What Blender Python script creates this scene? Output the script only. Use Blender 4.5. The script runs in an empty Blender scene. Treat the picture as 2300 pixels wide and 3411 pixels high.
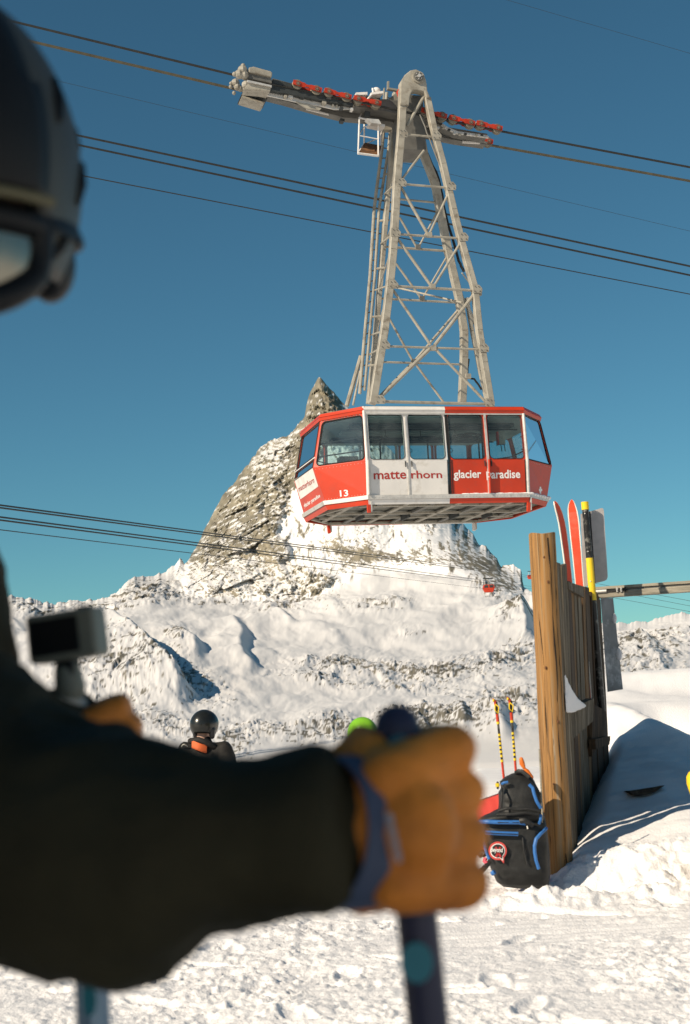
import bpy, bmesh, math, random
import numpy as np
from mathutils import Vector, Matrix, Euler

random.seed(7)
rng = np.random.default_rng(7)
SC = bpy.context.scene
COL = SC.collection

# ------------------------------------------------------------------ camera, sky, sun, exposure
CAM_H = 1.30
PITCH, ROLL = math.radians(7.138), math.radians(2.242)
FPX = 50.0 / 36.0 * 3411.0            # focal length in photograph pixels
f_ = np.array([0, math.cos(PITCH), math.sin(PITCH)])
u0 = np.array([0, -math.sin(PITCH), math.cos(PITCH)])
r0 = np.array([1.0, 0, 0])
CR = math.cos(ROLL) * r0 - math.sin(ROLL) * u0
CU = math.sin(ROLL) * r0 + math.cos(ROLL) * u0
CF = f_
CAM = np.array([0, 0, CAM_H])

cd = bpy.data.cameras.new('camera')
cam = bpy.data.objects.new('camera', cd)
COL.objects.link(cam)
cd.sensor_fit = 'VERTICAL'
cd.sensor_height = 36.0
cd.lens = 50.0
cd.clip_start = 0.05
cd.clip_end = 60000
cd.dof.use_dof = True
cd.dof.focus_distance = 30.0
cd.dof.aperture_fstop = 6.3
M = Matrix(((CR[0], CU[0], -CF[0], 0), (CR[1], CU[1], -CF[1], 0), (CR[2], CU[2], -CF[2], CAM_H), (0, 0, 0, 1)))
cam.matrix_world = M
SC.camera = cam

SUN_AZ = math.radians(52.0)           # left of straight behind the camera
SUN_EL = math.radians(32.0)
SUN = Vector((-math.sin(SUN_AZ) * math.cos(SUN_EL), -math.cos(SUN_AZ) * math.cos(SUN_EL), math.sin(SUN_EL)))
world = bpy.data.worlds.new('World')
SC.world = world
world.use_nodes = True
wn = world.node_tree
wn.nodes.clear()
wo = wn.nodes.new('ShaderNodeOutputWorld')
bg = wn.nodes.new('ShaderNodeBackground')
sky = wn.nodes.new('ShaderNodeTexSky')
sky.sky_type = 'NISHITA'
sky.sun_disc = False
sky.sun_elevation = SUN_EL
sky.sun_rotation = math.atan2(SUN.x, SUN.y)
sky.altitude = 2900
sky.air_density = 1.2
sky.dust_density = 0.0
sky.ozone_density = 2.0
mul = wn.nodes.new('ShaderNodeMix')
mul.data_type = 'RGBA'
mul.blend_type = 'MULTIPLY'
mul.inputs[0].default_value = 1.0
mul.inputs[7].default_value = (0.395, 0.725, 0.71, 1)   # the film's cyan-leaning blue, the same all over
wn.links.new(sky.outputs[0], mul.inputs[6])
wn.links.new(mul.outputs[2], bg.inputs['Color'])
wn.links.new(bg.outputs[0], wo.inputs[0])
bg.inputs['Strength'].default_value = 0.083
sd = bpy.data.lights.new('sun', 'SUN')
sd.energy = 4.75
sd.angle = math.radians(0.53)
sd.color = (1.0, 0.865, 0.68)
so = bpy.data.objects.new('sun', sd)
COL.objects.link(so)
so.rotation_euler = SUN.to_track_quat('Z', 'Y').to_euler()
so.location = (-30, -30, 40)
vs = SC.view_settings
vs.view_transform = 'Standard'
vs.look = 'None'
vs.exposure = 0.24
vs.gamma = 1.0
vs.use_curve_mapping = False
SC.cycles.use_denoising = True
SC.cycles.max_bounces = 6
SC.cycles.diffuse_bounces = 3
SC.cycles.glossy_bounces = 3
SC.cycles.transparent_max_bounces = 16

# ------------------------------------------------------------------ small maths
def ray(px, py):
    px = np.asarray(px, float); py = np.asarray(py, float)
    a = (px - 1150.0) / FPX; b = -(py - 1705.5) / FPX
    return a[..., None] * CR + b[..., None] * CU + CF

def pt(px, py, D):
    """the place in the world that stands D metres ahead and reads at that pixel of the photograph"""
    d = ray(px, py)
    return CAM + d * (D / d[1])

def on_plane(px, py, p0, n):
    d = ray(px, py)
    return CAM + d * (np.dot(np.asarray(p0) - CAM, n) / np.dot(d, n))

def sstep(a, b, x):
    t = np.clip((np.asarray(x, float) - a) / (b - a), 0, 1)
    return t * t * (3 - 2 * t)

def nrm(v):
    v = np.asarray(v, float)
    return v / np.linalg.norm(v)

def _hash(ix, iy, iz, seed):
    h = (ix.astype(np.uint32) * np.uint32(374761393) + iy.astype(np.uint32) * np.uint32(668265263)
         + iz.astype(np.uint32) * np.uint32(2147483647) + np.uint32(seed * 974711 % 4294967295))
    h = (h ^ (h >> np.uint32(13))) * np.uint32(1274126177)
    h = h ^ (h >> np.uint32(16))
    return h

def noise(x, y, z=0.0, seed=1):
    x, y, z = np.broadcast_arrays(np.asarray(x, float), np.asarray(y, float), np.asarray(z, float))
    fx, fy, fz = np.floor(x), np.floor(y), np.floor(z)
    ix, iy, iz = fx.astype(np.int64), fy.astype(np.int64), fz.astype(np.int64)
    dx, dy, dz = x - fx, y - fy, z - fz
    u = dx * dx * dx * (dx * (dx * 6 - 15) + 10)
    v = dy * dy * dy * (dy * (dy * 6 - 15) + 10)
    w = dz * dz * dz * (dz * (dz * 6 - 15) + 10)
    out = 0
    planar = not np.any(dz)
    for k in ((0,) if planar else (0, 1)):
        wz = 1.0 if planar else (w if k else 1 - w)
        for j in (0, 1):
            wy = v if j else 1 - v
            for i in (0, 1):
                wx = u if i else 1 - u
                h = _hash(ix + i, iy + j, iz + k, seed)
                a = (h & np.uint32(1023)).astype(float) * (2 * math.pi / 1024)
                c = ((h >> np.uint32(10)) & np.uint32(1023)).astype(float) / 511.5 - 1
                s = np.sqrt(np.maximum(0, 1 - c * c)) if not planar else 1.0
                g = np.cos(a) * s * (dx - i) + np.sin(a) * s * (dy - j) + (0 if planar else c * (dz - k))
                out = out + wx * wy * wz * g
    return out * 1.5

def fbm(x, y, z=0.0, o=5, gain=0.5, seed=1):
    s, a, f, t = 0, 1.0, 1.0, 0
    for i in range(o):
        s = s + a * noise(np.asarray(x) * f, np.asarray(y) * f, np.asarray(z) * f, seed + i)
        t += a; a *= gain; f *= 2.03
    return s / t

def ridged(x, y, z=0.0, o=5, gain=0.55, seed=1):
    s, a, f, t = 0, 1.0, 1.0, 0
    for i in range(o):
        s = s + a * (1 - 2.2 * np.abs(noise(np.asarray(x) * f, np.asarray(y) * f, np.asarray(z) * f, seed + i)))
        t += a; a *= gain; f *= 2.05
    return s / t

def facets(x, y, seed=1):
    """broken planes: every cell of a random tiling is a slab tilted its own way"""
    x = np.asarray(x, float); y = np.asarray(y, float)
    cx, cy = np.floor(x).astype(np.int64), np.floor(y).astype(np.int64)
    best = np.full(x.shape, 1e9); h = np.zeros(x.shape)
    for i in (-1, 0, 1):
        for j in (-1, 0, 1):
            a = _hash(cx + i, cy + j, cx * 0, seed)
            fx = (a & np.uint32(255)).astype(float) / 255; fy = ((a >> np.uint32(8)) & np.uint32(255)).astype(float) / 255
            gx = ((a >> np.uint32(16)) & np.uint32(255)).astype(float) / 127.5 - 1; gy = ((a >> np.uint32(24)) & np.uint32(255)).astype(float) / 127.5 - 1
            dx, dy = x - cx - i - fx, y - cy - j - fy
            d = dx * dx + dy * dy
            hh = gx * dx * 0.8 + gy * dy * 0.8 + 0.35 * (fx - 0.5)
            m = d < best
            best = np.where(m, d, best); h = np.where(m, hh, h)
    return h

# ------------------------------------------------------------------ objects
def tag(o, label=None, cat=None, group=None, kind=None):
    if label: o['label'] = label
    if cat: o['category'] = cat
    if group: o['group'] = group
    if kind: o['kind'] = kind
    return o

def thing(name, loc, label, cat, group=None):
    o = bpy.data.objects.new(name, None)
    COL.objects.link(o)
    o.location = Vector([float(c) for c in loc])
    o.empty_display_size = 0.2
    o['wl'] = [float(c) for c in loc]
    return tag(o, label, cat, group)

def wl(o):
    return np.array(o['wl']) if o is not None and 'wl' in o else np.zeros(3)

def link_mesh(name, V, F, mat, parent=None, smooth=False, at=None):
    """mesh from world-space vertices; its origin is its thing's base"""
    base = wl(parent) if parent is not None else (np.asarray(at, float) if at is not None else np.zeros(3))
    V = np.asarray(V, float) - base
    me = bpy.data.meshes.new(name)
    me.from_pydata(V.tolist(), [], [tuple(int(i) for i in f) for f in F])
    if smooth:
        me.polygons.foreach_set('use_smooth', [True] * len(me.polygons))
    if mat is not None:
        me.materials.append(mat)
    o = bpy.data.objects.new(name, me)
    COL.objects.link(o)
    o['wl'] = base.tolist()
    if parent is not None:
        o.parent = parent
    else:
        o.location = base
    return o

def link_grid(name, G, mat, parent=None, smooth=True, attrs=None, at=None):
    """mesh from an (n, m, 3) array of points, fast"""
    n, m = G.shape[:2]
    base = wl(parent) if parent is not None else (np.asarray(at, float) if at is not None else np.zeros(3))
    me = bpy.data.meshes.new(name)
    V = (G.reshape(-1, 3) - base).astype(np.float32)
    i = np.arange((n - 1) * (m - 1)); r, c = i // (m - 1), i % (m - 1)
    a = r * m + c
    Q = np.stack([a, a + 1, a + m + 1, a + m], 1).astype(np.int32)
    me.vertices.add(len(V)); me.vertices.foreach_set('co', V.ravel())
    me.loops.add(Q.size); me.loops.foreach_set('vertex_index', Q.ravel())
    me.polygons.add(len(Q)); me.polygons.foreach_set('loop_start', np.arange(0, Q.size, 4, dtype=np.int32))
    me.polygons.foreach_set('loop_total', np.full(len(Q), 4, np.int32))
    me.polygons.foreach_set('use_smooth', np.full(len(Q), smooth))
    for k, arr in (attrs or {}).items():
        at_ = me.attributes.new(k, 'FLOAT', 'POINT')
        at_.data.foreach_set('value', np.asarray(arr, np.float32).ravel())
    me.update(calc_edges=True); me.validate()
    me.materials.append(mat)
    o = bpy.data.objects.new(name, me)
    COL.objects.link(o)
    o['wl'] = base.tolist()
    if parent is not None: o.parent = parent
    else: o.location = base
    return o

class MB:
    def __init__(s): s.V, s.F = [], []
    def add(s, V, F):
        b = len(s.V)
        s.V += [tuple(float(c) for c in v) for v in V]
        s.F += [tuple(b + i for i in f) for f in F]
        return s
    def hexa(s, c):   # 8 corners: 4 of one face, 4 of the opposite face in the same order
        return s.add(c, [(0, 3, 2, 1), (4, 5, 6, 7), (0, 1, 5, 4), (1, 2, 6, 5), (2, 3, 7, 6), (3, 0, 4, 7)])
    def box(s, c, size, R=None):
        h = np.asarray(size, float) / 2
        P = [np.array([sx, sy, sz]) * h for sz in (-1, 1) for sx, sy in ((-1, -1), (1, -1), (1, 1), (-1, 1))]
        if R is not None: P = [np.asarray(R) @ p for p in P]
        return s.hexa([np.asarray(c) + p for p in P])
    def beam(s, a, b, w, h=None, side=(0, 1, 0)):
        a, b = np.asarray(a, float), np.asarray(b, float)
        h = w if h is None else h
        d = nrm(b - a); x = np.cross(d, side)
        if np.linalg.norm(x) < 1e-4: x = np.cross(d, (1, 0, 0.01))
        x = nrm(x); y = nrm(np.cross(x, d))
        q = [(-1, -1), (1, -1), (1, 1), (-1, 1)]
        return s.hexa([p + x * (w / 2 * i) + y * (h / 2 * j) for p in (a, b) for i, j in q])
    def tube(s, pts, r, n=10, sq=(1, 1), cap=True, up=(0, 0, 1), closed=False):
        pts = [np.asarray(p, float) for p in pts]
        m = len(pts)
        rr = [r] * m if np.isscalar(r) else list(r)
        V = []; px = None
        for i, p in enumerate(pts):
            if closed: d = pts[(i + 1) % m] - pts[i - 1]
            else: d = pts[min(i + 1, m - 1)] - pts[max(i - 1, 0)]
            d = nrm(d)
            if px is None:
                x = np.cross(d, up)
                if np.linalg.norm(x) < 1e-3: x = np.cross(d, (1, 0, 0))
            else:
                x = px - d * np.dot(px, d)
            x = nrm(x); px = x
            y = np.cross(d, x)
            for k in range(n):
                t = 2 * math.pi * k / n
                V.append(p + x * (rr[i] * sq[0] * math.cos(t)) + y * (rr[i] * sq[1] * math.sin(t)))
        F = []
        for i in range(m if closed else m - 1):
            j = (i + 1) % m
            for k in range(n):
                l = (k + 1) % n
                F.append((i * n + k, i * n + l, j * n + l, j * n + k))
        if cap and not closed:
            F.append(tuple(range(n))[::-1]); F.append(tuple((m - 1) * n + k for k in range(n)))
        return s.add(V, F)
    def caps(s, pts, r, n=12, sq=(1, 1)):
        """tube with rounded ends"""
        pts = [np.asarray(p, float) for p in pts]
        rr = [r] * len(pts) if np.isscalar(r) else list(r)
        d0 = nrm(pts[0] - pts[1]); d1 = nrm(pts[-1] - pts[-2])
        A, B = [], []
        for t in (80, 60, 35):
            t = math.radians(t)
            A.append((pts[0] + d0 * rr[0] * math.sin(t), rr[0] * math.cos(t)))
            B.append((pts[-1] + d1 * rr[-1] * math.sin(t), rr[-1] * math.cos(t)))
        P = [a for a, _ in A] + pts + [b for b, _ in B[::-1]]
        R = [q for _, q in A] + rr + [q for _, q in B[::-1]]
        return s.tube(P, R, n, sq)
    def ball(s, c, r, n=14, m=9, R=None):
        r = np.asarray([r] * 3 if np.isscalar(r) else r, float)
        V, F = [np.array([0, 0, 1.0])], []
        for i in range(1, m):
            t = math.pi * i / m
            for k in range(n):
                p = 2 * math.pi * k / n
                V.append(np.array([math.sin(t) * math.cos(p), math.sin(t) * math.sin(p), math.cos(t)]))
        V.append(np.array([0, 0, -1.0]))
        for k in range(n): F.append((0, 1 + k, 1 + (k + 1) % n))
        for i in range(m - 2):
            for k in range(n):
                a = 1 + i * n; l = (k + 1) % n
                F.append((a + k, a + n + k, a + n + l, a + l))
        a = 1 + (m - 2) * n
        for k in range(n): F.append((a + k, len(V) - 1, a + (k + 1) % n))
        V = [v * r for v in V]
        if R is not None: V = [np.asarray(R) @ v for v in V]
        return s.add([np.asarray(c) + v for v in V], F)
    def prism(s, poly0, poly1):
        n = len(poly0)
        F = [tuple(range(n))[::-1], tuple(range(n, 2 * n))]
        for i in range(n):
            j = (i + 1) % n
            F.append((i, j, n + j, n + i))
        return s.add(list(poly0) + list(poly1), F)
    def build(s, name, mat, parent=None, smooth=False, bevel=0, at=None, seg=2):
        o = link_mesh(name, s.V, s.F, mat, parent, smooth, at)
        bm = bmesh.new(); bm.from_mesh(o.data)
        bmesh.ops.recalc_face_normals(bm, faces=bm.faces)
        if bevel:
            ed = [e for e in bm.edges if len(e.link_faces) == 2 and e.calc_face_angle(0) > 0.5]
            bmesh.ops.bevel(bm, geom=ed, offset=bevel, segments=seg, profile=0.6, affect='EDGES', clamp_overlap=True)
        bm.to_mesh(o.data); bm.free()
        if smooth:
            o.data.polygons.foreach_set('use_smooth', [True] * len(o.data.polygons))
            try: o.data.set_sharp_from_angle(angle=math.radians(40))
            except Exception: pass
        return o

def remesh(mb, voxel, smooth_it=4, disp=None):
    """one continuous surface grown round overlapping volumes; returns (V, F)"""
    me = bpy.data.meshes.new('tmp')
    me.from_pydata(mb.V, [], mb.F)
    bm = bmesh.new(); bm.from_mesh(me)
    bmesh.ops.recalc_face_normals(bm, faces=bm.faces); bm.to_mesh(me); bm.free()
    o = bpy.data.objects.new('tmp', me); COL.objects.link(o)
    md = o.modifiers.new('r', 'REMESH'); md.mode = 'VOXEL'; md.voxel_size = voxel
    if smooth_it:
        ms = o.modifiers.new('s', 'SMOOTH'); ms.factor = 0.5; ms.iterations = smooth_it
    dg = bpy.context.evaluated_depsgraph_get()
    m2 = bpy.data.meshes.new_from_object(o.evaluated_get(dg))
    n = len(m2.vertices)
    V = np.empty(n * 3); m2.vertices.foreach_get('co', V); V = V.reshape(-1, 3)
    N = np.empty(n * 3); m2.vertices.foreach_get('normal', N); N = N.reshape(-1, 3)
    F = [tuple(p.vertices) for p in m2.polygons]
    bpy.data.objects.remove(o); bpy.data.meshes.remove(me); bpy.data.meshes.remove(m2)
    if disp is not None: V = V + N * disp(V)[:, None]
    return V, F

# ------------------------------------------------------------------ materials
def nodes(name):
    m = bpy.data.materials.new(name); m.use_nodes = True
    nt = m.node_tree
    return m, nt, nt.nodes['Principled BSDF']

def mat(name, col, rough=0.6, metal=0.0, var=0.12, scale=6.0, bump=0.0, bscale=None, spec=0.4, dirt=None, dscale=3.0, damt=0.5, coat=0.0, stretch=None):
    m, nt, p = nodes(name)
    tc = nt.nodes.new('ShaderNodeTexCoord')
    src = tc.outputs['Object']
    if stretch is not None:
        mp = nt.nodes.new('ShaderNodeMapping'); mp.inputs['Scale'].default_value = stretch
        nt.links.new(src, mp.inputs[0]); src = mp.outputs[0]
    n = nt.nodes.new('ShaderNodeTexNoise'); n.inputs['Scale'].default_value = scale; n.inputs['Detail'].default_value = 6
    nt.links.new(src, n.inputs['Vector'])
    cr = nt.nodes.new('ShaderNodeValToRGB')
    c = np.array(col)
    cr.color_ramp.elements[0].position = 0.3; cr.color_ramp.elements[1].position = 0.7
    cr.color_ramp.elements[0].color = (*np.clip(c * (1 - var), 0, 1), 1)
    cr.color_ramp.elements[1].color = (*np.clip(c * (1 + var), 0, 1), 1)
    nt.links.new(n.outputs['Fac'], cr.inputs[0])
    out = cr.outputs[0]
    if dirt is not None:
        n2 = nt.nodes.new('ShaderNodeTexNoise'); n2.inputs['Scale'].default_value = dscale; n2.inputs['Detail'].default_value = 8
        n2.inputs['Roughness'].default_value = 0.65
        nt.links.new(src, n2.inputs['Vector'])
        r2 = nt.nodes.new('ShaderNodeValToRGB')
        r2.color_ramp.elements[0].position = 0.52; r2.color_ramp.elements[1].position = 0.7
        r2.color_ramp.elements[1].color = (damt, damt, damt, 1)
        nt.links.new(n2.outputs['Fac'], r2.inputs[0])
        mx = nt.nodes.new('ShaderNodeMix'); mx.data_type = 'RGBA'
        nt.links.new(r2.outputs[0], mx.inputs[0]); nt.links.new(out, mx.inputs[6]); mx.inputs[7].default_value = (*dirt, 1)
        out = mx.outputs[2]
    nt.links.new(out, p.inputs['Base Color'])
    p.inputs['Roughness'].default_value = rough
    p.inputs['Metallic'].default_value = metal
    p.inputs['Specular IOR Level'].default_value = spec
    p.inputs['Coat Weight'].default_value = coat
    if bump:
        nb = nt.nodes.new('ShaderNodeTexNoise'); nb.inputs['Scale'].default_value = bscale or scale * 3; nb.inputs['Detail'].default_value = 5
        nt.links.new(src, nb.inputs['Vector'])
        b = nt.nodes.new('ShaderNodeBump'); b.inputs['Strength'].default_value = 1.0; b.inputs['Distance'].default_value = bump
        nt.links.new(nb.outputs['Fac'], b.inputs['Height']); nt.links.new(b.outputs[0], p.inputs['Normal'])
    return m

def glass_mat(name, tint, refl=1.0, rough=0.02):
    m, nt, p = nodes(name)
    nt.nodes.remove(p)
    o = nt.nodes['Material Output']
    t = nt.nodes.new('ShaderNodeBsdfTransparent'); t.inputs[0].default_value = (*tint, 1)
    g = nt.nodes.new('ShaderNodeBsdfGlossy'); g.inputs['Roughness'].default_value = rough
    g.inputs[0].default_value = (1, 1, 1, 1)
    fr = nt.nodes.new('ShaderNodeFresnel'); fr.inputs[0].default_value = 1.5
    df = nt.nodes.new('ShaderNodeBsdfDiffuse'); df.inputs[0].default_value = (0.35, 0.4, 0.4, 1)
    n = nt.nodes.new('ShaderNodeTexNoise'); n.inputs['Scale'].default_value = 1.3; n.inputs['Detail'].default_value = 6
    tc = nt.nodes.new('ShaderNodeTexCoord'); nt.links.new(tc.outputs['Object'], n.inputs[0])
    mr = nt.nodes.new('ShaderNodeMapRange'); mr.inputs[1].default_value = 0.4; mr.inputs[2].default_value = 0.8
    mr.inputs[3].default_value = 0.03; mr.inputs[4].default_value = 0.22
    nt.links.new(n.outputs['Fac'], mr.inputs[0])
    md = nt.nodes.new('ShaderNodeMixShader'); nt.links.new(mr.outputs[0], md.inputs[0])
    nt.links.new(t.outputs[0], md.inputs[1]); nt.links.new(df.outputs[0], md.inputs[2])
    mx = nt.nodes.new('ShaderNodeMixShader')
    nt.links.new(fr.outputs[0], mx.inputs[0]); nt.links.new(md.outputs[0], mx.inputs[1]); nt.links.new(g.outputs[0], mx.inputs[2])
    nt.links.new(mx.outputs[0], o.inputs[0])
    return m

SNOW_C = (0.87, 0.85, 0.84)
def terrain_mat():
    m, nt, p = nodes('mountain_snow_and_rock')
    at = nt.nodes.new('ShaderNodeAttribute'); at.attribute_name = 'rock'
    tn = nt.nodes.new('ShaderNodeAttribute'); tn.attribute_name = 'tone'
    cr = nt.nodes.new('ShaderNodeValToRGB')
    e = cr.color_ramp.elements
    e[0].color = (0.055, 0.052, 0.044, 1); e[1].color = (0.34, 0.295, 0.215, 1)
    e.new(0.5).color = (0.185, 0.165, 0.126, 1)
    nt.links.new(tn.outputs['Fac'], cr.inputs[0])
    mx = nt.nodes.new('ShaderNodeMix'); mx.data_type = 'RGBA'
    nt.links.new(at.outputs['Fac'], mx.inputs[0]); mx.inputs[6].default_value = (*SNOW_C, 1)
    nt.links.new(cr.outputs[0], mx.inputs[7]); nt.links.new(mx.outputs[2], p.inputs['Base Color'])
    p.inputs['Roughness'].default_value = 0.75; p.inputs['Specular IOR Level'].default_value = 0.15
    return m

def snow_mat():
    m, nt, p = nodes('snow')
    tc = nt.nodes.new('ShaderNodeTexCoord')
    n = nt.nodes.new('ShaderNodeTexNoise'); n.inputs['Scale'].default_value = 2.2; n.inputs['Detail'].default_value = 7
    nt.links.new(tc.outputs['Object'], n.inputs[0])
    cr = nt.nodes.new('ShaderNodeValToRGB')
    cr.color_ramp.elements[0].position = 0.3; cr.color_ramp.elements[0].color = (0.82, 0.80, 0.795, 1)
    cr.color_ramp.elements[1].position = 0.65; cr.color_ramp.elements[1].color = (0.89, 0.87, 0.86, 1)
    nt.links.new(n.outputs[0], cr.inputs[0]); nt.links.new(cr.outputs[0], p.inputs['Base Color'])
    p.inputs['Roughness'].default_value = 0.65; p.inputs['Specular IOR Level'].default_value = 0.25
    nb = nt.nodes.new('ShaderNodeTexNoise'); nb.inputs['Scale'].default_value = 70; nb.inputs['Detail'].default_value = 4
    nt.links.new(tc.outputs['Object'], nb.inputs[0])
    b = nt.nodes.new('ShaderNodeBump'); b.inputs['Distance'].default_value = 0.006
    nt.links.new(nb.outputs[0], b.inputs['Height']); nt.links.new(b.outputs[0], p.inputs['Normal'])
    return m

def wood_mat(name, cols, scale=1.0, axis=(14, 14, 0.8), rough=0.8, bump=0.004):
    """weathered wood: long grain bands and dark drying cracks along the log"""
    m, nt, p = nodes(name)
    tc = nt.nodes.new('ShaderNodeTexCoord')
    mp = nt.nodes.new('ShaderNodeMapping'); mp.inputs['Scale'].default_value = axis
    nt.links.new(tc.outputs['Object'], mp.inputs[0])
    n = nt.nodes.new('ShaderNodeTexNoise'); n.inputs['Scale'].default_value = scale; n.inputs['Detail'].default_value = 8; n.inputs['Roughness'].default_value = 0.6
    n.inputs['Distortion'].default_value = 0.4
    nt.links.new(mp.outputs[0], n.inputs[0])
    cr = nt.nodes.new('ShaderNodeValToRGB')
    e = cr.color_ramp.elements
    e[0].position = 0.28; e[0].color = (*cols[0], 1); e[1].position = 0.72; e[1].color = (*cols[-1], 1)
    for i, c in enumerate(cols[1:-1]):
        e.new(0.28 + 0.44 * (i + 1) / (len(cols) - 1)).color = (*c, 1)
    nt.links.new(n.outputs[0], cr.inputs[0])
    mp2 = nt.nodes.new('ShaderNodeMapping'); mp2.inputs['Scale'].default_value = (axis[0] * 3, axis[1] * 3, axis[2] * 0.7)
    nt.links.new(tc.outputs['Object'], mp2.inputs[0])
    n2 = nt.nodes.new('ShaderNodeTexNoise'); n2.inputs['Scale'].default_value = scale; n2.inputs['Detail'].default_value = 4
    nt.links.new(mp2.outputs[0], n2.inputs[0])
    r2 = nt.nodes.new('ShaderNodeValToRGB')
    r2.color_ramp.elements[0].position = 0.3; r2.color_ramp.elements[0].color = (0.35, 0.35, 0.35, 1)
    r2.color_ramp.elements[1].position = 0.42; r2.color_ramp.elements[1].color = (1, 1, 1, 1)
    nt.links.new(n2.outputs[0], r2.inputs[0])
    mx = nt.nodes.new('ShaderNodeMix'); mx.data_type = 'RGBA'; mx.blend_type = 'MULTIPLY'; mx.inputs[0].default_value = 0.85
    nt.links.new(cr.outputs[0], mx.inputs[6]); nt.links.new(r2.outputs[0], mx.inputs[7])
    nt.links.new(mx.outputs[2], p.inputs['Base Color'])
    p.inputs['Roughness'].default_value = rough; p.inputs['Specular IOR Level'].default_value = 0.25
    b = nt.nodes.new('ShaderNodeBump'); b.inputs['Distance'].default_value = bump
    nt.links.new(r2.outputs[0], b.inputs['Height']); nt.links.new(b.outputs[0], p.inputs['Normal'])
    return m

MT = {
 'terrain': terrain_mat(), 'snow': snow_mat(),
 'red': mat('red_paint', (0.54, 0.042, 0.012), 0.42, var=0.12, scale=1.5, dirt=(0.36, 0.06, 0.035), dscale=5, damt=0.5, coat=0.1),
 'white': mat('white_paint', (0.74, 0.71, 0.67), 0.5, var=0.08, scale=2, dirt=(0.42, 0.38, 0.32), dscale=4, damt=0.5),
 'alu': mat('aluminium_trim', (0.62, 0.6, 0.56), 0.45, 0.4, var=0.15, scale=5, dirt=(0.3, 0.29, 0.26), dscale=6, damt=0.5),
 'galv': mat('grey_painted_steel', (0.34, 0.315, 0.26), 0.5, 0.0, var=0.2, scale=3, dirt=(0.15, 0.12, 0.085), dscale=5, damt=0.75),
 'galv_dark': mat('dark_grey_steel', (0.16, 0.155, 0.14), 0.55, 0.2, var=0.3, scale=3, dirt=(0.05, 0.05, 0.045), dscale=3, damt=0.7),
 'under': mat('underside_steel', (0.17, 0.17, 0.145), 0.6, 0.2, var=0.25, scale=2, dirt=(0.06, 0.06, 0.05), dscale=3, damt=0.7),
 'black': mat('black_rubber', (0.012, 0.012, 0.012), 0.6, var=0.2),
 'steel_rope': mat('steel_rope', (0.035, 0.036, 0.034), 0.55, 0.3, var=0.2),
 'rope_worn': mat('greased_steel_rope', (0.11, 0.095, 0.06), 0.5, 0.3, var=0.2),
 'glass': glass_mat('cabin_glass', (0.66, 0.80, 0.79)),
 'ceil': mat('cabin_ceiling', (0.30, 0.33, 0.31), 0.6, var=0.15, scale=1.5),
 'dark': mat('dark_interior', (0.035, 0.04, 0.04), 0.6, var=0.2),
 'rust': mat('rusty_grating', (0.16, 0.075, 0.03), 0.9, var=0.4, scale=8),
}
# ------------------------------------------------------------------ the mountain and the valley
def yh(x): return 2298.5 - (np.asarray(x, float) - 1150.0) * 0.0391

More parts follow.
